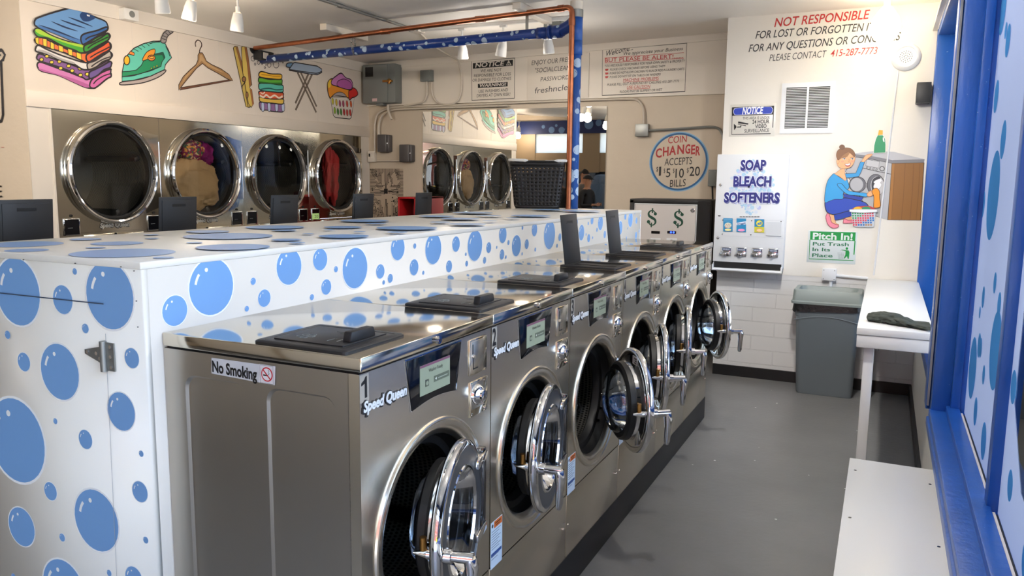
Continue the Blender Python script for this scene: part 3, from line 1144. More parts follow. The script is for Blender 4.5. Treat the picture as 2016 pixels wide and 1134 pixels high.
    door = m.build('door', t, org=H)
    door.rotation_euler = (0, 0, radians(th))
    m = MB()
    m.lathe([(-.016, .140), (-.018, .157), (-.024, .163), (-.044, .161), (-.052, .150), (-.050, .128)], (-.01, 0, ZC), 'x', RUBBER, 64)
    m.build('gasket', door)
    m = MB()
    m.lathe([(.026, .137), (.005, .128), (-.03, .118), (-.052, .104), (-.060, .08), (-.064, .04), (-.065, 0)], (-.01, 0, ZC), 'x', BOWL, 48)
    m.lathe([(-.048, .134), (-.062, .131), (-.076, .122), (-.084, .100), (-.088, .05), (-.089, 0)], (-.01, 0, ZC), 'x', BOWL, 48)
    m.build('glass_bowl', door)
    # hinge bracket on the outside
    m = MB()
    m.box((.016, .130, ZC+.095), (.034, .232, ZC+.122), CHROME, .004)
    m.box((.016, .130, ZC-.122), (.034, .232, ZC-.095), CHROME, .004)
    m.box((-.03, .214, ZC-.13), (.03, .236, ZC+.13), CHROMED, .006)
    m.build('hinge', door)
    m = MB()
    hy, hz = -.182, ZC-.006
    m.cyl((-.055, hy, hz), (-.02, hy, hz), .004, CHROME, .013, 16)
    m.cyl((-.02, hy, hz), (.03, hy, hz), .013, CHROME, n=16)
    m.cyl((.024, hy, hz), (.042, hy, hz), .019, CHROME, n=18)
    m.cyl((.042, hy, hz), (.096, hy, hz), .0135, CHROME, .015, 18)
    m.tube([(.088, hy, hz), (.092, hy, hz-.02), (.092, hy, hz-.05), (.09, hy, hz-.115), (.088, hy, hz-.128)], [.016, .018, .0145, .012, .008], CHROME, 14)
    m.cyl((-.03, hy, hz+.010), (-.03, hy, hz+.042), .009, BRASS, n=14)
    m.build('handle', door)
    if num == 3:
        m = MB()
        m.box((-.0100, -.085, ZC+.163), (-.0082, -.030, ZC+.196), paint((222, 224, 228)))
        for k in range(3):
            m.box((-.0104, -.078, ZC+.168+.009*k), (-.0100, -.05-.01*(k % 2), ZC+.172+.009*k), paint((60, 60, 64)))
        m.build('inspection_label', door)
    bpy.data.objects.remove(dr)
    t.location = (x, y, .15)
    if flip:
        t.rotation_euler = (0, 0, pi)
    return t

WX = -1.03
WL = ['stainless washer numbered 1, nearest in the row, door just ajar',
      'stainless washer numbered 2, second in the row, door ajar and soap lid shut',
      'stainless washer numbered 3, its round door swung wide open showing the glass bowl',
      'stainless washer numbered 4, nearer of the two with a raised black soap lid',
      'stainless washer numbered 5, farther of the two with a raised black soap lid',
      'stainless washer farthest along the row, beside the coin changer, door wide open']
for i in range(6):
    washer(i+1, DTH[i], {3: 97, 4: 97}.get(i, 0), WL[i], WX, 1.715+.65*i)
BL = ['washer behind the counter whose raised lid stands at the left edge of the photo',
      'washer behind the counter whose raised lid hides part of the tan bedding dryer',
      'washer behind the counter with the middle raised lid, in front of the third dryer',
      'washer behind the counter whose raised lid stands beside the circuit board drawing',
      'washer behind the counter whose raised lid stands against the mirror']
b0 = washer(7, 0, 94, BL[0], -3.115, 1.63, True)
b0.location.z = .216
for k in range(1, 5):
    c = copy_tree(b0)
    c.location = (-3.115, 1.63+.68*k, .216)
    c['label'] = BL[k]
m = MB()
m.box((-1.639, 1.392, 0), (WX+.001, 5.292, .15), PLINTH, .003)
tag(m.build('washer_plinth'), 'black base running under the front row of washers', 'plinth')
m = MB()
m.box((-3.115, 1.30, 0), (-2.512, 4.69, .216), PLINTH, .003)
tag(m.build('washer_plinth'), 'black base under the washers on the far side of the counter', 'plinth')
# no smoking sticker on the first washer's side
SY = 1.715-.3225
p = Paint('y', SY, (0, -1, 0), base=.0006)
p.fill([(417, 704), (511, 717), (511, 753), (417, 735)], (206, 209, 214))
p.fill([(511, 716), (543, 721), (542, 758), (511, 753)], (226, 226, 230))
p.text('No Smoking', (419, 731), (507, 748), .0265, (16, 16, 18), .035)
q = [p.P((526, 738)), ]
c = p.P((526.5, 737))
p.disc(c, .0175, (206, 30, 44))
p.disc(c, .0145, (232, 232, 236))
cg = [(-.011, -.004), (.004, -.004), (.004, -.0005), (-.011, -.0005)]
o = p.lift()
p.mb.poly([c+o+V(a, 0, b) for a, b in cg], paint((30, 30, 30)))
p.stroke(None, (40, 40, 40), .0014, P3=[c+V(a, 0, b) for a, b in ((.005, 0), (.008, .003), (.005, .006), (.008, .009), (.004, .011))])
p.stroke(None, (206, 30, 44), .003, P3=[c+V(-.0115, 0, .0115), c+V(.0115, 0, -.0115)])
p.stroke(None, (70, 70, 90), .0008, closed=True, P3=[c+V(a, 0, b) for a, b in ((-.02, -.0215), (.02, -.0215), (.02, .0215), (-.02, .0215))])
tag(p.done('no_smoking_sticker'), 'white No Smoking sticker with a red crossed circle on the steel washer side', 'sticker')

# ================================================================ DRYERS
from mathutils import noise as mnoise
DPLATE = mat('dryer_hinge_plate', (214, 210, 200), .07, 1, bump=.10, bscale=2.5)
GREENLCD = mat('green_lcd', (150, 176, 110), .3, emit=(150, 176, 110), estr=.35)
DRUMBACK = mat('dull_drum_metal', (96, 94, 88), .5, .8)
def dryer():
    t = thing('tumble_dryer', (0, 0, 0), '', 'dryer', 'tumble dryers in the wall')
    hw, zc = .464, 1.622
    m = MB()
    m.plate([(-hw, 1.165), (hw, 1.165), (hw, 2.072), (-hw, 2.072)], [circle(0, zc, .356, 56)], 'x', 0, DRYSTEEL)
    for s in (-1, 1):
        m.box((-.05, s*hw-.001, .1), (.0, s*hw+.001, 2.072), CHROME)
    m.box((-.9, -hw, 2.06), (-.002, hw, 2.07), DARK)
    m.build('front_panel', t)
    m = MB()
    m.box((-.02, -hw, .10), (-.001, hw, 1.164), DRYSTEEL)
    m.box((-.001, -.272, .22), (.006, .262, 1.150), DRYSTEEL, .003)
    m.cyl((.006, 0, 1.142), (.010, 0, 1.142), .010, DARK, n=12)
    m.build('lower_panel', t)
    m = MB()
    m.lathe([(0, .356, RUBBER), (-.03, .352, RUBBER), (-.05, .352, DARK), (-.06, .372, DDRUM), (-.72, .372, DDRUM), (-.73, .2, DRUMBACK), (-.73, 0, DRUMBACK)], (0, 0, 0), 'x', DDRUM, 56)
    for k in range(4):
        M = Matrix.Rotation(radians(20+90*k), 4, 'X')
        m.box((-.70, .31, -.02), (-.09, .371, .02), DRUMBACK, .015, M=M)
    d = m.build('drum', t, org=(0, 0, 0))
    d.location = (0, 0, zc)
    m = MB()
    m.prism([(.25, 1.968), (.33, 1.945), (.428, 1.932), (.428, 1.345), (.34, 1.318), (.25, 1.285)]+[(.355*cos(radians(a)), zc+.355*sin(radians(a))) for a in range(-66, 67, 6)], 'x', .0, .030, DPLATE)
    m.cyl((.02, .436, 1.40), (.02, .436, 1.88), .010, CHROME, n=12)
    m.build('hinge_plate', t)
    m = MB()
    m.lathe([(.0, .399, RUBBER), (.012, .401), (.036, .399), (.054, .392), (.062, .380), (.058, .368), (.046, .361), (.03, .357)], (0, 0, zc), 'x', CHROME, 80)
    m.lathe([(.03, .357), (.022, .352), (.02, .336)], (0, 0, zc), 'x', RUBBER, 64)
    dr = m.build('door', t)
    m = MB()
    m.lathe([(.022, .340), (.026, .26), (.028, .16), (.029, 0)], (0, 0, zc), 'x', DRYGLASS, 56)
    m.build('glass', dr)
    for y0, y1 in ((-.432, -.300), (.304, .436)):
        m = MB()
        m.box((0, y0, 1.150), (.006, y1, 1.278), CHROME, .002)
        m.box((.006, y0+.008, 1.158), (.0075, y1-.008, 1.270), BLACKG)
        m.box((.0075, y0+.03, 1.205), (.008, y0+.07, 1.208), GREYBOX)
        m.cyl((0, (y0+y1)/2, 1.298), (.008, (y0+y1)/2, 1.298), .010, DARK, n=14)
        m.build('control_box', t)
    m = MB()
    put_text(m, 'Speed Queen', (.0006, -.134, 1.196), (.0006, .134, 1.196), (0, 0, 1), .036, paint((50, 46, 42)), .09, .2, (1, 0, 0), .002)
    put_text(m, 'Speed Queen', (.003, -.131, 1.198), (.003, .131, 1.198), (0, 0, 1), .033, paint((206, 200, 186)), .03, .2, (1, 0, 0), .002)
    m.build('maker_script', t)
    return t
DL = ['leftmost tumble dryer, empty, its perforated drum showing behind the round glass',
      'tumble dryer with tan bedding in its drum, second from the left',
      'tumble dryer with an empty drum, between the tan bedding and the red cloth',
      'tumble dryer with red cloth in its drum, nearest the back corner']
dy = [4.277+.9315*k for k in range(4)]
d0 = dryer()
d0.location = (XL, dy[0], 0)
d0['label'] = DL[0]
for k in range(1, 4):
    c = copy_tree(d0)
    c.location = (XL, dy[k], 0)
    c['label'] = DL[k]
m = MB()
m.box((XL+.0076, dy[3]-.425, 1.162), (XL+.0082, dy[3]-.315, 1.225), GREENLCD)
put_text(m, '20', (XL+.0086, dy[3]-.39, 1.175), (XL+.0086, dy[3]-.33, 1.175), (0, 0, 1), .034, paint((40, 60, 30)))
lcd = m.build('green_display')
tag(lcd, 'small lit green display on the dryer with red cloth', 'display')

def blob(name, c, s, m, seed, amp=.3, fr=2.2, label='', cat='laundry', grp=None, flat=0):
    b = MB()
    def f(u, v):
        a, e = 2*pi*u, pi*(v-.5)
        d = V(cos(e)*cos(a), cos(e)*sin(a), sin(e))
        n1 = mnoise.noise(d*fr+V(seed, seed*.7, 0))
        n2 = 1-abs(mnoise.noise(d*fr*2.1+V(0, seed, 3)))*2
        k = 1+amp*n1+amp*.45*n2*n2
        return Vector(c)+V(d.x*s[0]*k, d.y*s[1]*k, d.z*s[2]*k)
    b.grid(f, 72, 44, m, closeu=True)
    o = b.build(name, sharp=3)
    return tag(o, label, cat, grp)
BEDDING = mat('tan_bedding', (206, 166, 112), .8, bump=.35, bscale=14, var=.06)
BEADCLOTH = bpy.data.materials.new('speckled_cloth')
BEADCLOTH.use_nodes = True
def _bc():
    n = BEADCLOTH.node_tree.nodes
    L = BEADCLOTH.node_tree.links
    p = n['Principled BSDF']
    tc = n.new('ShaderNodeTexCoord')
    v = n.new('ShaderNodeTexVoronoi')
    v.inputs['Scale'].default_value = 55
    L.new(tc.outputs['Object'], v.inputs['Vector'])
    r = n.new('ShaderNodeValToRGB')
    r.color_ramp.interpolation = 'CONSTANT'
    e = r.color_ramp.elements
    e[0].position = 0
    e[0].color = (*lin((150, 30, 70)), 1)
    e[1].position = .35
    e[1].color = (*lin((220, 150, 60)), 1)
    for q, c in ((.55, (110, 20, 80)), (.72, (230, 200, 150)), (.86, (60, 110, 70))):
        x = e.new(q)
        x.color = (*lin(c), 1)
    s = n.new('ShaderNodeSeparateColor')
    L.new(v.outputs['Color'], s.inputs[0])
    L.new(s.outputs[0], r.inputs[0])
    L.new(r.outputs[0], p.inputs['Base Color'])
    p.inputs['Roughness'].default_value = .8
_bc()
blob('bedding', (XL-.125, dy[1]-.015, 1.525), (.115, .262, .225), BEDDING, 3.3, .22, 1.6, 'lumpy tan bedding pressed against the glass of the second dryer', 'bedding')
blob('patterned_cloth', (XL-.16, dy[1]-.02, 1.83), (.12, .13, .10), BEADCLOTH, 1.3, .3, 1.8, 'speckled multicoloured cloth above the tan bedding in the dryer', 'laundry')
blob('magenta_cloth', (XL-.15, dy[1]+.13, 1.80), (.10, .07, .10), mat('magenta_cloth', (150, 26, 104), .8, bump=.3), 5.1, .3, 1.8, 'magenta cloth beside the speckled cloth in the dryer', 'laundry')
blob('red_cloth', (XL-.13, dy[3]+.06, 1.62), (.09, .085, .30), mat('red_cloth', (206, 54, 52), .8, bump=.3), 8.1, .4, 1.7, 'red cloth hanging down inside the dryer nearest the corner', 'laundry')

# ================================================================ PAINTINGS ON THE SOFFIT
INK = (34, 26, 30)
XS = XL+.001
def soffit_paint(x0, y0, sc):
    return Paint('x', XS, (1, 0, 0), eps=.0002, base=.0008).zoom(x0, y0, sc)

# stack of towels
p = soffit_paint(60, 10, 6.671)
w = .012
p.fill([(90, 770), (95, 820), (150, 870), (360, 920), (560, 1010), (720, 1080), (820, 1092), (870, 1075), (1000, 970), (1055, 940), (1060, 905), (1045, 870), (1040, 840), (770, 960), (500, 880), (250, 790), (130, 750)], (208, 124, 182), True, INK, w)
p.fill([(110, 830), (160, 872), (360, 922), (560, 1012), (720, 1080), (780, 1075), (770, 1050), (560, 965), (300, 890)], (178, 92, 150), True)
p.fill([(775, 1060), (800, 985), (880, 915), (1040, 845), (1050, 900), (1055, 940), (1000, 970), (870, 1075), (815, 1092)], (200, 98, 158), True, INK, w)
p.stroke([(825, 1035), (870, 985), (960, 930), (1050, 900)], INK, .009, True)
p.fill([(80, 680), (90, 715), (150, 745), (330, 800), (520, 870), (680, 950), (770, 970), (1040, 800), (1045, 740), (900, 740), (760, 850), (500, 770), (250, 690), (120, 640)], (130, 84, 142), True, INK, w)
for cx, cy in ((142, 715), (212, 672), (275, 750), (375, 742), (392, 830), (495, 800), (542, 862), (645, 832), (650, 918), (738, 908)):
    p.ell(cx, cy, 26, 22, (240, 208, 66), INK, .006)
p.fill([(762, 940), (770, 880), (830, 850), (940, 795), (1045, 740), (1045, 815), (960, 850), (880, 920), (790, 965)], (104, 80, 140), True, INK, w)
p.fill([(62, 560), (70, 610), (200, 640), (380, 720), (560, 775), (740, 850), (1040, 700), (1040, 620), (880, 650), (740, 755), (480, 690), (220, 590), (100, 530)], (222, 218, 214), True, INK, w)
p.fill([(80, 600), (200, 640), (380, 720), (560, 775), (560, 750), (400, 700), (220, 615), (120, 585)], (168, 162, 160), True)
p.fill([(735, 800), (750, 760), (840, 730), (960, 650), (1035, 610), (1045, 700), (940, 745), (860, 810), (760, 848)], (178, 168, 158), True, INK, w)
p.stroke([(790, 810), (850, 765), (950, 710), (1040, 680)], INK, .009, True)
p.fill([(48, 450), (60, 490), (110, 525), (250, 570), (420, 620), (560, 680), (680, 735), (750, 748), (1030, 590), (1020, 490), (860, 560), (710, 630), (500, 590), (280, 490), (120, 420)], (236, 116, 56), True, INK, w)
for a, b, c, d in (((50, 430), (100, 425), (100, 520), (60, 495)), ((152, 440), (205, 452), (205, 550), (155, 530)), ((250, 480), (300, 510), (300, 585), (250, 570)), ((355, 525), (415, 545), (420, 620), (362, 605)), ((478, 570), (535, 590), (540, 668), (485, 650)), ((590, 620), (650, 635), (660, 722), (595, 695))):
    p.fill([a, b, c, d], (240, 200, 56), False, INK, .005)
p.fill([(720, 700), (730, 650), (820, 600), (940, 530), (1015, 485), (1030, 580), (930, 640), (850, 690), (770, 742), (735, 735)], (214, 88, 44), True, INK, w)
p.stroke([(770, 690), (850, 640), (950, 590), (1025, 550)], INK, .009, True)
p.fill([(36, 330), (40, 370), (90, 420), (220, 440), (400, 535), (560, 590), (700, 625), (1010, 450), (1000, 370), (850, 430), (690, 520), (480, 480), (260, 400), (100, 310)], (66, 164, 44), True, INK, w)
p.fill([(48, 330), (100, 318), (260, 405), (480, 485), (680, 525), (680, 560), (480, 510), (260, 435), (100, 380)], (168, 206, 58), True)
p.fill([(685, 580), (700, 530), (800, 490), (910, 430), (1000, 375), (1015, 450), (920, 510), (830, 560), (750, 610), (700, 615)], (48, 140, 44), True, INK, w)
p.stroke([(735, 570), (800, 520), (900, 470), (1005, 420)], INK, .009, True)
p.fill([(35, 230), (50, 190), (90, 165), (280, 100), (500, 42), (560, 40), (620, 55), (720, 110), (850, 165), (950, 205), (990, 245), (995, 330), (850, 420), (700, 500), (650, 505), (560, 480), (300, 370), (90, 290), (45, 270)], (104, 152, 204), True, INK, w)
p.fill([(95, 270), (300, 340), (500, 410), (640, 455), (665, 515), (560, 482), (300, 375), (100, 300)], (70, 118, 178), True)
p.fill([(645, 450), (660, 400), (720, 370), (860, 335), (980, 290), (995, 325), (930, 370), (850, 420), (700, 510), (665, 512)], (50, 98, 160), True, INK, w)
p.stroke([(705, 455), (760, 420), (870, 385), (990, 330)], INK, .010, True)
p.fill([(632, 140), (660, 95), (700, 95), (830, 160), (790, 200), (720, 218), (665, 200)], (24, 62, 116), True)
p.fill([(722, 125), (765, 135), (760, 155), (725, 145)], (226, 226, 226))
for q in (((480, 160), (640, 220), (800, 285)), ((375, 195), (530, 250), (705, 305)), ((255, 215), (430, 290), (605, 345)), ((90, 260), (330, 345), (610, 455))):
    p.stroke(q, (22, 44, 84), .012, True, taper=True)
tag(p.done('painted_towel_stack'), 'painting of a tall stack of colourful folded towels under a blue shirt, at the left', 'mural')

# steam iron
p = soffit_paint(230, 45, 6.3)
p.fill([(60, 735), (60, 770), (300, 748), (480, 690), (585, 625), (590, 585), (330, 690)], (176, 162, 156), True, INK, .008)
p.fill([(62, 725), (66, 610), (85, 510), (130, 400), (210, 315), (330, 258), (450, 228), (560, 225), (600, 260), (640, 340), (678, 432), (640, 470), (600, 520), (590, 580), (420, 660), (200, 715)], (98, 196, 172), False, INK, .008)
p.fill([(68, 605), (160, 600), (240, 585), (300, 530), (330, 470), (360, 425), (480, 385), (570, 365), (596, 430), (560, 480), (545, 540), (420, 595), (250, 640), (66, 668)], (30, 140, 92), False, INK, .006)
p.fill([(460, 380), (520, 385), (575, 362), (598, 420), (580, 445), (560, 400), (470, 405)], (30, 84, 66))
p.fill([(318, 470), (330, 420), (380, 355), (465, 325), (465, 385), (400, 440)], (232, 152, 44), True, INK, .006)
p.ell(428, 435, 45, 36, (240, 140, 44), INK, .007)
p.ell(430, 430, 28, 15, (250, 180, 60), INK, .005)
p.ell(120, 465, 36, 56, (246, 178, 34), INK, .008)
p.fill([(145, 380), (165, 350), (215, 375), (210, 405), (150, 390)], (226, 130, 50), False, INK, .006)
for q in (((200, 320), (265, 355)), ((250, 295), (305, 330)), ((300, 275), (345, 308)), ((355, 250), (400, 288))):
    p.stroke(q, INK, .005)
p.stroke([(66, 668), (200, 655), (380, 600), (545, 540)], INK, .006, True)
p.stroke([(400, 260), (470, 240), (530, 238)], INK, .006, True)
p.stroke([(600, 290), (630, 350), (650, 415)], INK, .006, True)
for x, y in ((420, 565), (455, 548), (490, 535)):
    p.ell(x, y, 8, 11, (214, 200, 70), INK, .003)
p.fill([(540, 235), (548, 180), (590, 110), (685, 70), (690, 115), (625, 165), (600, 240), (565, 252)], (150, 142, 138), True, INK, .007)
for q in (((552, 195), (600, 210)), ((565, 160), (612, 180)), ((590, 120), (630, 155)), ((625, 92), (655, 135)), ((655, 80), (680, 120))):
    p.stroke(q, INK, .006)
tag(p.done('painted_iron'), 'painting of a turquoise steam iron with orange knobs', 'mural')

# hanger
p = soffit_paint(230, 45, 6.3)
p.stroke([(978, 296), (972, 250), (1000, 215), (1040, 235), (1052, 280), (1030, 330), (1022, 370)], (70, 50, 40), .010, True)
p.fill([(1005, 400), (1020, 372), (1060, 372), (1082, 410), (1110, 475), (1180, 520), (1290, 570), (1390, 640), (1440, 720), (1380, 700), (1250, 625), (1130, 560), (1060, 505), (990, 560), (880, 690), (800, 790), (766, 836), (766, 770), (820, 670), (900, 590), (980, 520), (1005, 460)], (168, 128, 84), False, (60, 40, 28), .007)
p.fill([(1030, 400), (1050, 395), (1100, 480), (1200, 545), (1330, 620), (1290, 610), (1130, 540), (1050, 470), (960, 560), (860, 680), (800, 760), (850, 660), (940, 570), (1020, 490)], (196, 158, 110))
p.fill([(800, 800), (1390, 705), (1425, 718), (1390, 722), (780, 834)], (110, 70, 48), False, (60, 40, 28), .004)
tag(p.done('painted_hanger'), 'painting of a brown wooden coat hanger', 'mural')

# clothes peg
p = soffit_paint(230, 45, 6.3)
p.fill([(1443, 310), (1465, 290), (1495, 295), (1560, 530), (1650, 900), (1690, 1010), (1640, 1050), (1600, 1040)], (206, 176, 88), False, (50, 34, 26), .008)
p.fill([(1470, 300), (1498, 300), (1570, 560), (1565, 640), (1540, 560)], (150, 104, 60))
p.fill([(1543, 300), (1570, 290), (1605, 300), (1630, 430), (1672, 770), (1640, 800), (1672, 830), (1695, 1000), (1665, 1050), (1630, 1000), (1560, 620)], (220, 190, 96), False, (50, 34, 26), .008)
p.fill([(1580, 300), (1606, 304), (1632, 440), (1668, 770), (1640, 790), (1610, 500)], (158, 104, 62))
p.fill([(1645, 820), (1672, 830), (1697, 1000), (1680, 1030)], (170, 112, 66))
p.ell(1575, 700, 24, 32, (150, 104, 64), (40, 28, 24), .008)
p.stroke([(1590, 735), (1555, 780), (1553, 815)], (40, 28, 24), .010, True)
p.stroke([(1580, 730), (1600, 850), (1610, 960), (1625, 1040)], (40, 28, 24), .007, True)
p.ell(1612, 895, 16, 38, (150, 104, 64), (40, 28, 24), .006)
tag(p.done('painted_clothes_peg'), 'painting of a wooden clothes peg', 'mural')

# small towel stack
p = soffit_paint(470, 80, 6.872)
w = .011
p.fill([(275, 860), (300, 830), (420, 850), (590, 850), (618, 900), (600, 960), (540, 965), (440, 955), (380, 940), (300, 935)], (150, 108, 160), True, INK, w)
for x in (322, 408, 508, 595):
    p.fill([(x-18, 845), (x+18, 848), (x+20, 945), (x-12, 948)], (196, 206, 232), True, INK, .006)
p.fill([(275, 790), (290, 760), (440, 790), (590, 790), (605, 830), (580, 860), (440, 845), (300, 830)], (232, 190, 80), True, INK, w)
p.fill([(268, 715), (285, 685), (440, 690), (590, 705), (600, 745), (590, 785), (440, 790), (300, 765)], (222, 92, 50), True, INK, w)
p.stroke([(280, 740), (330, 765), (370, 735), (420, 770), (480, 740), (540, 775), (590, 750)], (244, 222, 200), .018, True)
p.stroke([(290, 700), (320, 720), (350, 695)], (244, 222, 200), .012, True)
p.fill([(265, 610), (290, 575), (420, 580), (580, 600), (598, 650), (580, 700), (420, 690), (290, 670)], (88, 190, 170), True, INK, w)
p.stroke([(290, 660), (400, 645), (500, 665), (590, 660)], (20, 90, 84), .012, True)
p.fill([(262, 525), (285, 500), (420, 525), (565, 520), (582, 560), (560, 598), (420, 580), (280, 570)], (96, 178, 54), True, INK, w)
p.fill([(270, 550), (420, 568), (570, 570), (560, 596), (420, 580), (285, 570)], (44, 118, 40), True)
p.fill([(264, 460), (290, 420), (340, 425), (430, 450), (560, 455), (578, 490), (555, 525), (420, 515), (290, 495)], (240, 186, 50), True, INK, w)
p.stroke([(300, 460), (400, 470), (480, 485), (560, 480)], (190, 130, 30), .008, True)
tag(p.done('painted_small_towel_stack'), 'painting of a small stack of six rolled towels in different colours', 'mural')

# loose circles round the pipe ends
p = soffit_paint(470, 80, 6.872)
for x, y, r in ((193, 243, 28), (268, 296, 20), (220, 318, 12), (352, 364, 10), (410, 332, 24), (505, 325, 38), (628, 188, 24), (545, 190, 16), (313, 318, 6), (595, 297, 6), (283, 236, 5), (365, 330, 5)):
    p.stroke([(x+r*cos(a)*.95, y+r*1.2*sin(a)) for a in [2*pi*k/24 for k in range(24)]], (60, 54, 54), .006, closed=True)
tag(p.done('painted_soap_circles'), 'thin outlined bubbles painted round the ends of the two pipes', 'mural')

# ironing board
p = soffit_paint(470, 80, 6.872)
for q in (((795, 430), (1048, 972)), ((838, 430), (1052, 892)), ((990, 458), (768, 940)), ((940, 452), (764, 848))):
    p.stroke(q, (78, 64, 54), .022)
    p.stroke(q, (132, 116, 100), .010)
p.fill([(640, 335), (660, 305), (730, 305), (720, 365), (650, 355)], (110, 150, 184), True, INK, .010)
p.fill([(678, 388), (740, 300), (760, 296), (1060, 345), (1120, 385), (1122, 430), (1060, 462), (960, 452), (680, 402)], (166, 184, 206), False, INK, .010)
p.stroke([(678, 390), (960, 432), (1060, 440), (1118, 415)], INK, .009, True)
tag(p.done('painted_ironing_board'), 'painting of an ironing board with crossed legs', 'mural')

# laundry basket
p = soffit_paint(470, 80, 6.872)
p.fill([(1235, 760), (1565, 765), (1522, 1040), (1500, 1060), (1310, 1040), (1280, 1015)], (224, 216, 206), False, INK, .009)
for k, (x, y, c) in enumerate(((1270, 820, (200, 190, 60)), (1320, 835, (210, 180, 60)), (1366, 850, (170, 80, 120)), (1412, 855, (170, 70, 100)), (1463, 855, (206, 74, 56)), (1515, 858, (220, 100, 50)), (1295, 945, (150, 190, 60)), (1338, 960, (70, 130, 60)), (1380, 965, (70, 130, 60)), (1420, 965, (190, 60, 60)), (1462, 975, (200, 60, 56)), (1503, 975, (200, 60, 56)))):
    p.ell(x, y, 13, 46, c, (70, 50, 50), .004, 14, -.08)
p.fill([(1228, 778), (1200, 680), (1198, 580), (1225, 530), (1270, 520), (1320, 600), (1500, 660), (1485, 770), (1450, 760), (1380, 700), (1300, 720), (1250, 760)], (236, 150, 44), True, INK, .010)
p.fill([(1205, 640), (1200, 580), (1225, 532), (1250, 540), (1235, 620)], (240, 200, 60), True)
p.fill([(1280, 735), (1330, 700), (1400, 705), (1450, 755), (1380, 750)], (170, 160, 160), True, INK, .006)
p.fill([(1490, 800), (1480, 690), (1530, 640), (1580, 660), (1605, 725), (1560, 765), (1525, 775)], (214, 48, 40), True, INK, .010)
p.fill([(1250, 590), (1255, 530), (1310, 480), (1380, 440), (1440, 500), (1510, 530), (1535, 600), (1515, 665), (1440, 655), (1330, 620)], (204, 130, 190), True, INK, .010)
p.fill([(1320, 590), (1340, 545), (1420, 520), (1500, 560), (1525, 620), (1500, 660), (1420, 650), (1340, 620)], (184, 96, 168), True, INK, .007)
tag(p.done('painted_laundry_basket'), 'painting of a white basket heaped with bright laundry', 'mural')

# partly seen painting on the end wall
p = Paint('y', YE-.004, (0, -1, 0))
p.stroke([(-130, 95), (-60, 98), (4, 99), (10, 108), (6, 118), (2, 120), (6, 226), (3, 238), (-4, 240), (-120, 244)], (34, 28, 26), .024)
p.stroke([(-130, 110), (-6, 112), (2, 108)], (34, 28, 26), .012)
p.text('.....', (-40, 291), (9, 290), .012, (190, 60, 56), .02)
p.text('E', (-8, 389), (5, 388), .085, (34, 28, 26))
tag(p.done('painted_cart_notice'), 'black outlined painting and lettering on the end wall, cut by the left picture edge', 'mural')

# ================================================================ WRITING ON THE BACK WALL
def back_sign(eps=.0002):
    return Paint('y', YB-.0205, (0, -1, 0), eps=eps, base=.0006)
BLK, RED = (40, 38, 38), (190, 52, 50)
p = back_sign().zoom(900, 0, 3.992)
p.stroke([(113, 481), (453, 456), (450, 772), (116, 789)], BLK, .008, closed=True)
p.fill([(124, 497), (439, 470), (438, 517), (124, 540)], (20, 20, 20))
p.text('NOTICE', (142, 531), (372, 513), .045, (226, 218, 208), .02, .15)
p.stroke([(388, 512), (405, 477), (424, 510)], (226, 218, 208), .012, closed=True)
p.text('!', (402, 506), (409, 505), .024, (226, 218, 208), .01)
for st, a, b, h in (('WE ARE NOT', (186, 569), (350, 560), .031), ('RESPONSIBLE FOR LOSS', (133, 607), (423, 592), .031), ('OR DAMAGE TO CLOTHES', (122, 643), (425, 628), .031), ('USE WASHERS AND', (170, 730), (400, 717), .031), ('DRYERS AT OWN RISK!', (155, 766), (418, 752), .033)):
    p.text(st, a, b, h, BLK, .0, .12)
p.fill([(164, 660), (398, 644), (398, 679), (164, 692)], (20, 20, 20))
p.text('WARNING!', (178, 685), (386, 673), .031, (226, 218, 208), .02, .15)
tag(p.done('hand_lettered_notice'), 'hand lettered NOTICE and WARNING sign about loss or damage to clothes', 'sign')

m = MB()
a, b = at(1041, 112, 'y', YB), at(1151, 199, 'y', YB)
m.box((-3.475, YB-.032, 2.425), (-2.795, YB-.019, 2.875), TRIMW, .003)
card = m.build('wifi_sign')
p = Paint('y', YB-.0325, (0, -1, 0), base=.0004, eps=.0002).zoom(900, 0, 3.992)
p.text('ENJOY OUR FREE WiFi', (585, 512), (975, 476), .045, (70, 66, 66), .0, .15)
p.text('"SOCIALCLEAN"', (612, 572), (905, 548), .045, (70, 66, 66), .0, .15)
p.text('PASSWORD', (655, 640), (880, 622), .041, (70, 66, 66), .0, .15)
p.text('freshnclean', (610, 735), (935, 700), .058, (70, 66, 66), .0, .12)
p.done('lettering', card)
tag(card, 'white board with the free WiFi name and password, partly behind the blue pipe', 'sign')

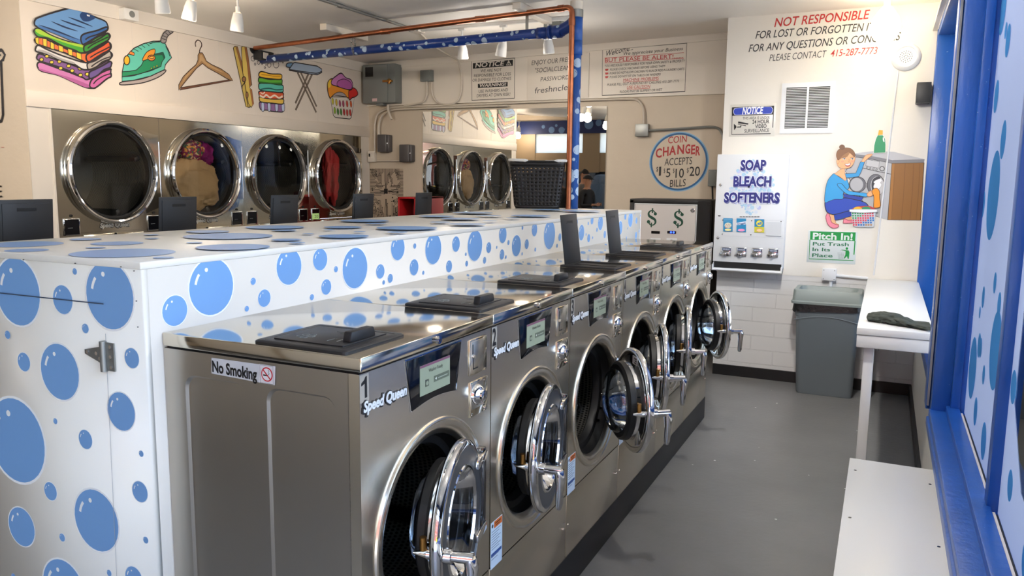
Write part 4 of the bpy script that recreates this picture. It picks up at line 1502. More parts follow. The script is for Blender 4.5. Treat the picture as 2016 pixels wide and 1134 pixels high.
p = back_sign().zoom(900, 0, 3.992)
p.stroke([(1143, 391), (1805, 338), (1790, 719), (1140, 751)], BLK, .009, closed=True)
p.text('Welcome...', (1172, 442), (1382, 392), .052, BLK, .004, .3)
p.text('We appreciate your Business', (1308, 434), (1775, 394), .031, BLK, .002, .25)
p.stroke([(1160, 456), (1782, 414)], RED, .004)
p.stroke([(1160, 496), (1782, 458)], RED, .004)
p.text('BUT PLEASE BE ALERT!......', (1162, 490), (1775, 455), .039, RED, .004)
for st, a, b, h in (('YOU ARE SOLELY RESPONSIBLE FOR YOUR OWN SAFETY & PROPERTY', (1160, 527), (1790, 487), .023), ('PLEASE CHECK MACHINES BEFORE USING THEM', (1202, 556), (1635, 527), .021), ('PLEASE DO NOT ALLOW CHILDREN TO RUN OR RIDE IN LAUNDRY CARTS', (1200, 585), (1785, 550), .021), ('PLEASE DO NOT SIT ON TABLES OR WASHERS', (1200, 614), (1600, 592), .021), ('PLEASE FILL OUT A REFUND BY CALLING 415-287-7773', (1180, 676), (1745, 646), .023), ('FLOORS MAY BE SLIPPERY OR WET', (1278, 731), (1612, 714), .023)):
    p.text(st, a, b, h, BLK, 0, .15)
for st, a, b in (('MACHINE PROBLEMS', (1305, 642), (1585, 626)), ('USE CAUTION', (1335, 699), (1518, 689))):
    p.text(st, a, b, .028, RED, .0, .15)
    p.stroke([(a[0], a[1]+5), (b[0], b[1]+5)], RED, .004)
for y in (550, 579, 607):
    p.fill([(1164, y-8), (1188, y-9), (1190, y-2), (1180, y+8), (1166, y+7)], RED)
tag(p.done('hand_lettered_welcome_sign'), 'hand lettered Welcome sign asking customers to be alert, top right of the back wall', 'sign')

p = Paint('y', YB-.0005, (0, -1, 0), eps=.0002, base=.0006).zoom(1200, 230, 3.992)
c = at(1336, 318.5, 'y', YB)
p.stroke(None, (130, 178, 214), .018, closed=True, P3=[c+V(.283*cos(a), 0, .279*sin(a)) for a in [2*pi*k/64 for k in range(64)]])
p.stroke(None, (40, 98, 150), .018, closed=True, P3=[c+V(.272*cos(a), 0, .268*sin(a)) for a in [2*pi*k/64 for k in range(64)]])
p.text('COIN', (460, 209), (608, 198), .063, (176, 48, 50), .006, .06)
ch = [('C', 362, 318, 410), ('H', 418, 306, 464), ('A', 468, 297, 522), ('N', 532, 290, 585), ('G', 594, 287, 634), ('E', 640, 291, 672), ('R', 676, 301, 712)]
for st, x0, y0, x1 in ch:
    p.text(st, (x0, y0+2), (x1, y0-1), .083, (176, 48, 50), .03)
p.text('ACCEPTS', (432, 383), (648, 372), .068, BLK, .0, .05)
for st, x0, x1, y0, h in (('$', 368, 382, 430, .045), ('1', 388, 404, 463, .086), ('$', 426, 438, 440, .04), ('5', 444, 478, 474, .082), ('$', 499, 511, 440, .04), ('10', 518, 584, 479, .086), ('$', 608, 622, 438, .045), ('20', 628, 710, 464, .086)):
    p.text(st, (x0, y0), (x1, y0-2), h, BLK, .006)
p.text('BILLS', (474, 552), (598, 544), .068, BLK, .0, .05)
tag(p.done('coin_changer_sign'), 'round painted COIN CHANGER sign ringed in blue above the coin changer', 'sign')

# circuit board drawing
p = Paint('y', YB-.0005, (0, -1, 0), eps=.0001, base=.0006)
X0, X1, Z0, Z1 = -5.495, -5.035, 1.10, 1.715
p.L = .0008
p.mb.poly([V(x, YB-.0012, z) for x, z in ((X0, Z0), (X1, Z0), (X1, Z1), (X0, Z1))], paint((190, 172, 152)))
p.L = .0014
ccx, ccz = -5.275, 1.455
ck = (34, 28, 26)
rnd = random.Random(11)
def tr(pts, w=.004):
    P = [V(min(max(x, X0), X1), YB, min(max(z, Z0), Z1)) for x, z in pts]
    p.L = .0016
    p.stroke(None, ck, w, P3=P)
for side in range(4):
    jog, dep = 0, 0
    n_ = 14 if side < 2 else 18
    for i in range(-n_, n_+1):
        if i % 4 == 0:
            jog = rnd.choice((-.045, -.03, -.018, .018, .03, .045))
            dep = rnd.uniform(.03, .09)
        e = i*.0165
        a_ = abs(e)
        half, cc_ = (Z1-ccz, ccx) if side < 2 else (X1-ccx, ccz)
        reach = max(.035, half-max(.04, a_*.9+.012*(i % 3)))-rnd.choice((0, 0, 0, .03, .05))
        reach = max(reach, dep+abs(jog)+.012)
        # walk from the border inwards: straight, a diagonal jog, straight, dot
        q = [(e, 0), (e, dep), (e+jog, dep+abs(jog)), (e+jog, reach)]
        if a_ < .03:
            q = [(e, 0), (e, half-.12), (e*.4, half-.08), (e*.4, half-.03)]
        P2 = []
        for u, v_ in q:
            P2.append({0: (ccx+u, Z1-v_), 1: (ccx+u, Z0+v_*1.15), 2: (X1-v_, ccz+u), 3: (X0+v_, ccz+u)}[side])
        if any(not (X0-.001 <= x <= X1+.001 and Z0-.001 <= z <= Z1+.001) for x, z in P2):
            continue
        tr(P2, .0055)
        if a_ >= .03 and i % 2:
            p.L = .0017
            p.disc((P2[-1][0], YB, P2[-1][1]), .0065, ck, 10)
for q in range(20):
    x, z = rnd.uniform(X0+.02, X1-.02), rnd.uniform(Z0+.02, Z1-.02)
    if abs(x-ccx) < .05 and abs(z-ccz) < .05:
        continue
    p.L = .0017
    p.disc((x, YB, z), rnd.choice((.006, .009, .012)), ck, 10)
p.L = .0018
p.mb.poly([V(ccx+a, YB-.002, ccz+b) for a, b in ((-.026, -.029), (.026, -.029), (.026, .029), (-.026, .029))], paint((24, 22, 24)))
tag(p.done('circuit_drawing'), 'black line drawing of a circuit board with a square chip, low on the back wall', 'mural')

# ================================================================ BACK WALL FITTINGS
m = MB()
m.box((-4.762, YB-.016, 1.02), (-2.600, YB-.001, 2.347), MIRROR)
tag(m.build('wall_mirror'), 'large frameless mirror on the back wall reflecting dryers and the street front', 'mirror')

def cabinet_box():
    t = thing('electrical_cabinet', (-5.25, YB, 2.43), 'grey electrical cabinet high in the back corner with a brass latch', 'electrical box')
    m = MB()
    m.box((-5.462, YB-.16, 2.445), (-5.03, YB-.02, 2.868), GREYBOX, .006)
    m.build('housing', t)
    m = MB()
    m.box((-5.458, YB-.172, 2.450), (-5.125, YB-.160, 2.862), GREYBOX, .004)
    m.box((-5.42, YB-.1735, 2.735), (-5.315, YB-.1715, 2.84), BLACKG)
    m.box((-5.33, YB-.1735, 2.462), (-5.265, YB-.1715, 2.495), paint((220, 190, 190)))
    m.build('cabinet_door', t)
    m = MB()
    m.box((-5.18, YB-.19, 2.665), (-5.06, YB-.158, 2.69), BRASS, .004)
    m.box((-5.10, YB-.20, 2.645), (-5.075, YB-.175, 2.70), BRASS, .004)
    m.build('latch', t)
    m = MB()
    m.box((-5.31, YB-.13, 2.42), (-5.22, YB-.05, 2.446), GREYBOX, .003)
    m.build('outlet', t)
cabinet_box()

def jbox(name, lo, hi, mt, label, cat='electrical box'):
    m = MB()
    m.box(lo, hi, mt, .004)
    a, b = Vector(lo), Vector(hi)
    for sx in (.15, .85):
        for sz in (.12, .88):
            c = V(a.x+(b.x-a.x)*sx, a.y, a.z+(b.z-a.z)*sz)
            m.cyl(c, c-V(0, .002, 0), .004, GALV, n=8)
    return tag(m.build(name), label, cat)
jbox('junction_box', (-4.757, YB-.075, 2.668), (-4.612, YB-.02, 2.79), GREYBOX, 'small grey junction box between the cabinet and the notice sign')
jbox('junction_box', (-2.288, YB-.06, 2.040), (-2.158, YB, 2.160), GALV, 'square metal junction box above the coin changer sign')
jbox('outlet_box', (-1.553, YB-.07, 1.563), (-1.478, YB, 1.72), GREYBOX, 'grey outlet box on the back wall beside the soap machine')
m = MB()
m.tube(spline([(-1.515, YB-.04, 1.565), (-1.50, YB-.05, 1.40), (-1.475, YB-.05, 1.1), (-1.46, YB-.03, .6), (-1.46, YB-.03, .1)], n=5), .008, RUBBER, 8)
tag(m.build('power_cord'), 'black power cord hanging from the grey outlet box', 'cord')

def towel_box(x0, x1, z0, z1, label):
    t = thing('towel_dispenser', ((x0+x1)/2, YB, z0), label, 'dispenser', 'dark grey dispensers')
    m = MB()
    m.box((x0, YB-.085, z0), (x1-.035, YB, z1), mat_dk, .012, 3)
    m.build('housing', t)
    m = MB()
    m.box((x1-.038, YB-.080, z0+.004), (x1, YB, z1-.004), mat_dk, .012, 3)
    m.cyl((x1-.02, YB-.083, (z0+z1)/2), (x1-.02, YB-.078, (z0+z1)/2), .006, CHROME, n=10)
    m.build('side_cover', t)
mat_dk = mat('dark_grey_enamel', (84, 80, 80), .4)
towel_box(-5.335, -5.175, 1.90, 2.10, 'dark grey metal box on the back wall, upper and left one of the pair')
towel_box(-5.037, -4.870, 1.788, 1.985, 'dark grey metal box on the back wall, lower and right one of the pair')
def sw():
    t = thing('light_switch', (-5.45, YB, 1.79), 'pale wall switch box beside the last dryer', 'switch')
    m = MB()
    m.box((-5.495, YB-.05, 1.79), (-5.395, YB, 1.915), TRIMW, .004)
    m.build('box', t)
    m = MB()
    m.box((-5.475, YB-.054, 1.85), (-5.455, YB-.049, 1.885), DARK)
    m.box((-5.44, YB-.056, 1.835), (-5.41, YB-.049, 1.875), paint((232, 226, 214)))
    m.build('toggle', t)
sw()

PIPEW = mat('white_conduit', (206, 196, 182), .4)
def conduit(pts, r, label, name='conduit', mt=None, y=YB-.018):
    P = [at(a, b, 'y', y) for a, b in pts]
    m = MB()
    m.tube(spline(P, n=4), r, mt or PIPEW, 8)
    return tag(m.build(name), label, 'conduit', 'wall conduits')
conduit([(738, 300), (738, 268), (738, 246), (744, 224), (766, 213), (800, 210), (900, 207), (1020, 202), (1130, 198), (1225, 195), (1254, 197), (1266, 214), (1267, 246)], .011, 'long white conduit running along the back wall below the signs to the metal junction box', y=YB-.036)
conduit([(746, 300), (746, 268), (746, 247), (752, 228), (772, 217), (810, 214), (1000, 208)], .011, 'second white conduit just below the long one, bending down to the switch', y=YB-.05)
conduit([(840, 161), (840, 185), (833, 200), (812, 206), (796, 208)], .010, 'short white conduit curving from the small grey box to the left', y=YB-.06)
P = [at(a, b, 'y', YB-.05) for a, b in ((850, 161), (851, 186), (860, 201), (880, 206), (898, 201), (907, 184), (908, 150), (903, 124))]+[V(-4.25, 7.55, 2.87), V(-4.2, 7.2, 2.885), V(-4.05, 6.7, 2.885), V(-3.82, 6.1, 2.885)]
m = MB()
m.tube(spline(P, n=4), .010, PIPEW, 8)
tag(m.build('conduit'), 'white conduit looping under the small grey box and up onto the ceiling', 'conduit', 'wall conduits')
conduit([(764, 206), (764, 215), (767, 226), (771, 235)], .014, 'short white flexible conduit below the grey electrical cabinet', y=YB-.09)
conduit([(742, 317), (760, 317), (796, 317)], .009, 'thin white conduit from the switch to the lower grey box')
conduit([(1276, 257), (1330, 254), (1395, 250), (1414, 253), (1421, 262), (1424, 275)], .012, 'bare metal conduit running right from the metal junction box', mt=GALV, y=YB-.03)

# red box with an open front, standing on the counter-side machine
def redbox():
    t = thing('red_box', (-4.95, 7.4, 0), 'open red box beside the mirror, behind the counter', 'box')
    R1, R2 = mat('red_enamel', (186, 30, 36), .4), mat('dark_red', (120, 22, 30), .5)
    y0 = 7.38
    x0, x1 = at(783, 400, 'y', y0).x, at(818, 400, 'y', y0).x
    zt = at(800, 388, 'y', y0).z
    m = MB()
    m.box((x0, y0, .0), (x0+.02, YB-.02, zt), R1, .003)
    m.box((x1-.02, y0, .0), (x1, YB-.02, zt), R1, .003)
    m.box((x0, y0, zt-.02), (x1, YB-.02, zt), R1, .003)
    m.box((x0, YB-.04, .0), (x1, YB-.02, zt), R2)
    m.box((x0+.02, y0+.01, .0), (x1-.02, YB-.05, 1.1), R2)
    m.box((x1, YB-.05, .0), (-4.77, YB-.02, zt-.01), R1, .003)
    m.build('case', t)
redbox()

# ---------------------------------------------------------------- coin changer
def changer():
    t = thing('coin_changer', (-1.86, 7.45, 0), 'black coin changer cabinet with a pale face and two green dollar signs', 'coin changer')
    X0, X1, Y, Zt = -2.20, -1.43, 7.25, 1.44
    m = MB()
    m.box((X0, Y+.02, 0), (X1, YB-.002, Zt), BLACKP, .01)
    m.prism([(-1.558, Y), (-1.50, Y-.004), (X1-.012, Y+.006), (X1, Y+.03), (X1, Y+.08), (-1.558, Y+.08)], 'z', 0.02, Zt-.01, BLACKP)
    m.box((X0, Y, 0.02), (X0+.04, Y+.03, Zt-.01), BLACKP, .004)
    m.box((X0, Y, Zt-.04), (X1-.008, Y+.03, Zt-.002), BLACKP, .004)
    m.build('cabinet', t)
    FACE = mat('changer_face', (206, 200, 198), .4)
    m = MB()
    m.box((X0+.045, Y+.004, .55), (-1.562, Y+.022, Zt-.043), WHITEMETAL, .002)
    m.box((X0+.056, Y+.0, .56), (-1.573, Y+.006, Zt-.054), FACE, .001)
    p = Paint('y', Y, (0, -1, 0), eps=.0002, base=.0003)
    p.mb = m
    p.stroke(None, (60, 60, 62), .004, closed=True, P3=[V(a, Y, b) for a, b in ((X0+.054, .56), (-1.571, .56), (-1.571, Zt-.052), (X0+.054, Zt-.052))])
    p.zoom(1230, 380, 11.2)
    GRN = (24, 74, 58)
    for x0, x1, yb, yt in ((480, 712, 720, 365), (1062, 1302, 735, 380)):
        a, b = p.P((x0, yb)), p.P((x1, yb))
        h = p.P((x0, yt)).z-a.z
        # a fat serif dollar: double curve with ball ends and a vertical bar
        cx, s = (a.x+b.x)/2, (b.x-a.x)
        def q(u, v):
            return V(cx+u*s, Y, a.z+v*h)
        sp_ = [(.30, .80), (.12, .93), (-.14, .93), (-.33, .80), (-.28, .62), (.0, .50), (.28, .38), (.33, .20), (.14, .06), (-.12, .06), (-.32, .20)]
        C = spline([q(*v) for v in sp_], n=6)
        n = len(C)
        for i in range(n-1):
            pass
        wd = [s*(.10+.17*max(0, 1-abs(i/(n-1)-.5)/.32)) for i in range(n)]
        o = p.lift()
        L_, R_ = [], []
        for i in range(n):
            tt = (C[min(i+1, n-1)]-C[max(i-1, 0)]).normalized()
            d = p.n.cross(tt)
            L_.append(m.bm.verts.new(C[i]+d*wd[i]/2+o))
            R_.append(m.bm.verts.new(C[i]-d*wd[i]/2+o))
        for i in range(n-1):
            m.face([L_[i], L_[i+1], R_[i+1], R_[i]], paint(GRN))
        p.disc(q(.30, .75), s*.15, GRN, 20)
        p.disc(q(-.32, .25), s*.16, GRN, 20)
        p.stroke(None, GRN, s*.13, P3=[q(.02, 1.09), q(.02, .80)])
        p.stroke(None, GRN, s*.13, P3=[q(-.04, .20), q(-.04, -.09)])
    m.build('face', t, recalc=False)
    m = MB()
    for x0, x1, lit in ((585, 775, 0), (938, 1135, 1)):
        a, b = p.P((x0, 892)), p.P((x1, 843))
        m.box((a.x, Y-.003, a.z), (b.x, Y+.001, b.z), BLACKG)
        if lit:
            for u in (.42, .72):
                c = a.lerp(V(b.x, Y, b.z), .5)
                c.x = a.x+(b.x-a.x)*u
                m.cyl((c.x, Y-.0045, c.z), (c.x, Y-.003, c.z), .009, BLUELED, n=12)
    for x0, x1 in ((565, 790), (920, 1150)):
        a, b = p.P((x0, 1120)), p.P((x1, 1000))
        m.box((a.x, Y-.006, a.z), (b.x, Y+.001, b.z), WHITEMETAL, .002)
        m.cyl(((a.x+b.x)/2, Y-.02, (a.z+b.z)/2-.005), ((a.x+b.x)/2, Y, (a.z+b.z)/2-.005), .018, BLACKP, n=16)
    m.build('bill_slot', t)
    m = MB()
    c = p.P((1500, 383))
    m.lathe([(0, .02), (-.006, .02), (-.008, .012), (-.009, 0)], (c.x, Y, c.z), 'y', CHROME, 20)
    m.build('lock', t)
BLUELED = mat('blue_led', (60, 90, 255), .3, emit=(40, 70, 255), estr=3)
changer()

# ================================================================ PIPES
PX, PY = -2.150, 5.60
def pipes():
    t = thing('blue_drain_pipe', (PX, PY, CZ), 'blue pipe painted with pale bubbles, standing on the counter and running under the ceiling', 'pipe')
    m = MB()
    riser = MB()
    riser.cyl((PX, PY, CZ), (PX, PY, 2.79), .044, BLUE, n=32)
    riser.cyl((PX, PY, 2.52), (PX, PY, 2.62), .050, BLUE, n=32)
    riser.cyl((PX, PY, 2.60), (PX, PY, 2.79), .049, BLUE, n=32)
    m = MB()
    m.cyl((PX, PY, 2.785), (PX, PY, 2.84), .051, GALV, n=28)
    m.build('band', t)
    m = MB()
    m.cyl((PX, PY, 2.84), (PX, PY, 2.90), .047, TRIMW, n=28)
    m.build('collar', t)
    m = MB()
    A, B = V(PX-.10, PY+.01, 2.70), V(XL-.02, 5.975, 2.713)
    m.cyl(A, B, .037, PIPEBLUE, n=28)
    m.tube(spline([(PX-.01, PY, 2.77), (PX-.05, PY+.004, 2.735), (PX-.13, PY+.015, 2.703)], n=5), [.044]*11, PIPEBLUE, 24)
    D = (B-A).normalized()
    m.cyl(A+D*.02, A+D*.10, .047, PIPEBLUE, n=28)
    m.cyl(A+D*.10, A+D*.125, .050, PIPEBLUE, n=28)
    m.cyl(A+D*.16, A+D*.22, .042, PIPEBLUE, n=28)
    branch = m
    # painted bubbles laid onto the curved surfaces
    rnd = random.Random(21)
    BP = paint((176, 200, 228))
    def patch(m, c0, ax, s, a, r, R):
        z = Vector(ax).normalized()
        x = z.cross(V(0, 0, 1)) if abs(z.z) < .9 else V(1, 0, 0)
        x.normalize()
        y = z.cross(x)
        def pt(u, v):
            th = a+v/R
            return Vector(c0)+z*(s+u)+(x*cos(th)+y*sin(th))*(R+.0007)
        rings = [[m.bm.verts.new(pt(0, 0))]]
        n = 16
        for k in (.5, 1):
            rings.append([m.bm.verts.new(pt(r*k*cos(2*pi*i/n), r*k*sin(2*pi*i/n))) for i in range(n)])
        for i in range(n):
            j = (i+1) % n
            m.face([rings[0][0], rings[1][i], rings[1][j]], BP)
            m.face([rings[1][i], rings[2][i], rings[2][j], rings[1][j]], BP)
    s = .03
    while s < 1.1:
        for k in range(3):
            patch(riser, (PX, PY, CZ), (0, 0, 1), s+rnd.uniform(-.03, .03), rnd.uniform(0, 2*pi), rnd.choice((.012, .02, .026, .034)), .044)
        s += .085
    L = (B-A).length
    s = .26
    while s < L-.05:
        for k in range(4):
            patch(branch, A, B-A, s+rnd.uniform(-.04, .04), rnd.uniform(0, 2*pi), rnd.choice((.006, .01, .015, .02, .026)), .037)
        s += .10
    for k in range(6):
        patch(branch, A, B-A, .03+.03*k, rnd.uniform(0, 2*pi), .014, .0502)
    riser.build('riser', t, recalc=False)
    branch.build('branch', t, recalc=False)

    t = thing('copper_pipe', (PX, PY, CZ), 'bare copper pipe clipped to the blue pipe and running above it to the mural', 'pipe')
    cx, cy = PX-.006, PY-.068
    m = MB()
    e = V(PX-.045, PY-.066, 2.845)
    m.tube([(cx, cy, CZ+.001), (cx, cy, 2.74)]+spline([V(cx, cy, 2.78), V(cx-.004, cy, 2.82), V(cx-.03, cy+.002, 2.845), V(cx-.08, cy+.01, 2.848)], n=4)+[V(XL-.02, 5.865, 2.802)], .0205, COPPER, 18)
    m.build('run', t)
    m = MB()
    m.cyl((cx, cy, 2.72), (cx, cy, 2.77), .0245, COPPER, n=20)
    m.cyl((cx-.07, cy+.008, 2.848), (cx-.115, cy+.013, 2.8475), .0245, COPPER, n=20)
    for x in (-2.95, -3.9):
        k = (x-cx)/(XL-cx)
        c = V(x, cy+(5.865-cy)*k, 2.848+(2.802-2.848)*k)
        m.cyl(c-V(.04, 0, 0), c+V(.04, 0, 0), .0245, COPPER, n=20)
    m.build('coupling', t)
    m = MB()
    m.lathe([(0, .05), (.012, .048), (.016, .03), (.016, .022)], (XL, 5.865, 2.803), 'x', DARK, 28)
    m.build('wall_hole', t)
pipes()

def hanger_block(name, lo, hi, label, chain=None, strap=None):
    t = thing(name, ((lo[0]+hi[0])/2, (lo[1]+hi[1])/2, lo[2]), label, 'bracket', 'pipe hanger blocks')
    m = MB()
    m.box(lo, hi, TRIMW, .004)
    m.build('wood_block', t)
    if chain:
        x, y, z0, z1 = chain
        m = MB()
        n = 9
        for s in (-1, 1):
            for k in range(n):
                c = V(x, y+s*.03*(1-abs(2*k/n-1)), z0+(z1-z0)*k/n)
                m.tube([c+V(.004*(k % 2)*cos(a), .008*cos(a), .014*sin(a)) for a in [2*pi*i/10 for i in range(10)]], .0028, GALV, 5, closed=True)
        m.build('chain', t)
    if strap:
        x, y, z0, z1 = strap
        m = MB()
        m.box((x-.012, y-.002, z0), (x+.012, y+.002, z1), GALV)
        m.build('strap', t)
hanger_block('pipe_hanger', (-4.46, 5.55, 2.845), (-4.39, 6.15, 2.899), 'white wooden block on the ceiling with a chain holding the two pipes', chain=(-4.30, 5.80, 2.68, 2.86))
hanger_block('pipe_hanger', (-2.60, 5.45, 2.85), (-2.53, 6.05, 2.899), 'white wooden block on the ceiling with a strap, close to the blue standpipe', strap=(-2.56, 5.63, 2.66, 2.86))
m = MB()
m.box((XL, 5.86, 2.70), (XL+.10, 6.03, 2.782), BLACKP, .004)
m.box((XL+.100, 5.885, 2.71), (XL+.104, 5.95, 2.765), TRIMW)
tag(m.build('black_bracket'), 'black bracket on the soffit between the copper and blue pipe ends', 'bracket')
m = MB()
m.cyl((-3.84, 1.5, 2.885), (-3.81, 6.02, 2.885), .012, GALV, n=10)
m.cyl((-3.82, 4.95, 2.885), (-3.82, 5.02, 2.885), .017, GALV, n=10)
tag(m.build('ceiling_conduit'), 'bare metal conduit running along the ceiling', 'conduit')
jbox('junction_box', (-3.86, 6.0, 2.865), (-3.76, 6.12, 2.9), TRIMW, 'flat white junction plate at the end of the ceiling conduit')
jbox('junction_box', (-2.66, 6.18, 2.80), (-2.50, 6.28, 2.9), GREYBOX, 'grey box under the ceiling beside the strap hanger')

# ================================================================ TRACK LIGHTS
LAMPW = mat('white_lamp_enamel', (224, 222, 218), .4)
def rail(a, b, label):
    m = MB()
    a, b = Vector(a), Vector(b)
    m.box((min(a.x, b.x)-.017, min(a.y, b.y)-.017, 2.872), (max(a.x, b.x)+.017, max(a.y, b.y)+.017, 2.8995), LAMPW, .003)
    tag(m.build('lighting_track'), label, 'lighting track')
def head(x, y, aim, label, watts, color=(1, .84, .66), glow=6., zt=2.872, ln=.17, bare=0):
    t = thing('track_light', (x, y, zt), label, 'track light', 'white track light heads')
    z1 = zt-ln
    d = (Vector(aim)-V(x, y, z1)).normalized()
    m = MB()
    m.box((x-.03, y-.016, zt-.02), (x+.03, y+.016, zt), LAMPW, .003)
    m.cyl((x, y, zt-.02), (x, y, z1+.055), .008, LAMPW, n=10)
    m.cyl((x, y, z1+.085), (x, y, z1+.045), .016, LAMPW, n=12)
    m.build('stem', t)
    dn = V(d.x*.25, d.y*.25, -1).normalized()
    c = V(x, y, z1+.045)
    m = MB()
    fr = [(0, .020), (.004, .030), (.05, .040), (.12, .047), (.128, .044)]
    M = dn.to_track_quat('Z', 'Y').to_matrix().to_4x4()
    M.translation = c
    b = MB()
    b.lathe(fr, (0, 0, 0), 'z', LAMPW, 24)
    m.merge(b.bm, LAMPW, M)
    m.build('shade', t)
    bm = MB()
    b = MB()
    b.lathe([(.095, .0), (.100, .030), (.090, .036), (.07, .03)], (0, 0, 0), 'z', LAMPW, 20)
    g = mat('lamp_face', (255, 226, 180), .4, emit=(255, 214, 160), estr=glow)
    bm.merge(b.bm, g, M)
    bm.build('bulb', t)
    if watts:
        L = bpy.data.lights.new('lamp_beam', 'SPOT')
        L.energy = watts
        L.color = color
        L.spot_size = radians(105)
        L.spot_blend = .9
        L.shadow_soft_size = .04
        o = bpy.data.objects.new('lamp_beam', L)
        COL.objects.link(o)
        o.parent = t
        p = c+dn*.14+d*.02
        o.location = p-V(x, y, zt)
        o.rotation_euler = d.to_track_quat('-Z', 'Y').to_euler()
    if bare:        # extra point light added below the shade to brighten the ceiling
        L = bpy.data.lights.new('ceiling_fill', 'POINT')
        L.energy = bare
        L.color = color
        L.shadow_soft_size = .06
        o = bpy.data.objects.new('ceiling_fill', L)
        COL.objects.link(o)
        o.parent = t
        o.location = c+dn*.20-V(x, y, zt)
    return t
rail((-4.22, 2.6, 0), (-4.22, 4.55, 0), 'white ceiling lighting track over the near end of the counter')
rail((-3.75, 6.06, 0), (-2.35, 6.06, 0), 'white ceiling lighting track near the back wall, behind the pipes')
head(-4.22, 4.36, (XL, 4.9, 2.3), 'white track light head farthest along the near track, left of the copper pipe', 8, bare=2.2)
head(-4.22, 3.95, (XL, 3.8, 2.3), 'white track light head in the middle of the near track', 7, bare=2.2)
head(-4.22, 3.70, (XL, 6.4, 1.8), 'white track light head nearest on its track, cut by the top of the photo', 11, bare=2.2)
head(-3.36, 6.06, (-3.6, 7.7, 1.9), 'white track light head leftmost of the three near the back wall', 9, color=(1, .92, .82), bare=2.5)
head(-2.97, 6.06, (-5.5, 6.9, 1.9), 'white track light head in the middle of the three near the back wall', 9, color=(1, .92, .82), bare=2.5)
head(-2.57, 6.06, (-2.4, 7.7, 1.9), 'white track light head rightmost of the three, by the blue pipe', 9, color=(1, .92, .82), bare=2.5)
head(-7.35, -.45, (-7.3, 3.0, 1.4), 'lit track light head by the street front, seen in the mirror', 60, glow=30, bare=14)
rail((-.42, 1.3, 0), (-.42, 4.5, 0), 'added ceiling lighting track over the aisle in front of the washers')  # track and heads added out of frame to brighten washers, bench and far wall
for y_, ya, w_, lb in ((1.5, -.75, 50, 'added track light head over the aisle, closest to the street front'), (2.5, 2.6, 28, 'added track light head over the aisle, above the bench'), (3.4, 5.6, 40, 'added track light head over the aisle, in the middle of its track'), (4.3, 6.9, 60, 'added track light head over the aisle, closest to the white wall')):
    head(-.42, y_, (-.5, ya, .2), lb, w_, (1, .96, .90), bare=5.5)
rail((-4.5, .6, 0), (-4.5, 2.4, 0), 'added ceiling lighting track over the far side of the counter')  # another track with heads added out of frame, lighting soffit and dryers
for y_, lb in ((.8, 'added track light head over the far side of the counter, nearer the street front'), (2.0, 'added track light head over the far side of the counter, farther from the street front')):
    head(-4.5, y_, (-5.4, y_+3.0, 1.5), lb, 44, (1, .88, .74), bare=4)
m = MB()
m.box((XL+.02, 4.40, 2.80), (XL+.09, 4.53, 2.885), LAMPW, .006)  # plain white clip, gives no light
m.cyl((XL+.09, 4.465, 2.845), (XL+.094, 4.465, 2.845), .025, GALV, n=14)
tag(m.build('white_clip'), 'small white clip on the trim above the painted towels', 'clip')

# lit lamp in the front of the white wall, turned to the viewer and burning out in the photo
def lit_lamp():
    x, y = -.09, 6.18
    t = thing('lit_lamp', (x, y, 2.9), 'glaring lit lamp hanging from the ceiling before the white wall', 'lamp')
    m = MB()
    m.cyl((x, y, 2.88), (x, y, 2.9), .05, LAMPW, n=20)
    m.cyl((x, y, 2.82), (x, y, 2.88), .022, LAMPW, n=14)
    m.build('socket', t)
    m = MB()
    g = mat('lit_bulb', (255, 246, 226), .3, emit=(255, 238, 205), estr=10)
    m.lathe([(0.0, .0), (.012, .055), (.05, .085), (.10, .098), (.16, .085), (.215, .048), (.24, .024), (.25, 0)], (x, y, 2.575), 'z', g, 28)
    m.build('bulb', t)
    L = bpy.data.lights.new('lamp_glow', 'POINT')
    L.energy = 1
    L.color = (1, .90, .74)
    L.shadow_soft_size = .1
    o = bpy.data.objects.new('lamp_glow', L)
    COL.objects.link(o)
    o.parent = t
    o.location = (0, -.12, -.26)
lit_lamp()

# ================================================================ WHITE WALL
p = Paint('y', YW-.0005, (0, -1, 0), eps=.0002, base=.0006).zoom(1380, 0, 3.992)
R2, K2 = (196, 52, 50), (52, 52, 54)
p.text('NOT RESPONSIBLE', (576, 212), (1326, 146), .064, R2, .012, .2)
p.text('FOR LOST OR FORGOTTEN ITEMS', (428, 305), (1490, 228), .056, K2, .006, .25)
p.text('FOR ANY QUESTIONS OR CONCERNS', (374, 410), (1568, 314), .056, K2, .006, .25)
p.text('PLEASE CONTACT', (537, 481), (985, 449), .050, K2, -.004, .2)
p.text('415-287-7773', (1018, 446), (1386, 422), .049, R2, .006, .2)
tag(p.done('lettering_on_white_wall'), 'red and black hand lettering about forgotten items at the top of the white wall', 'sign')

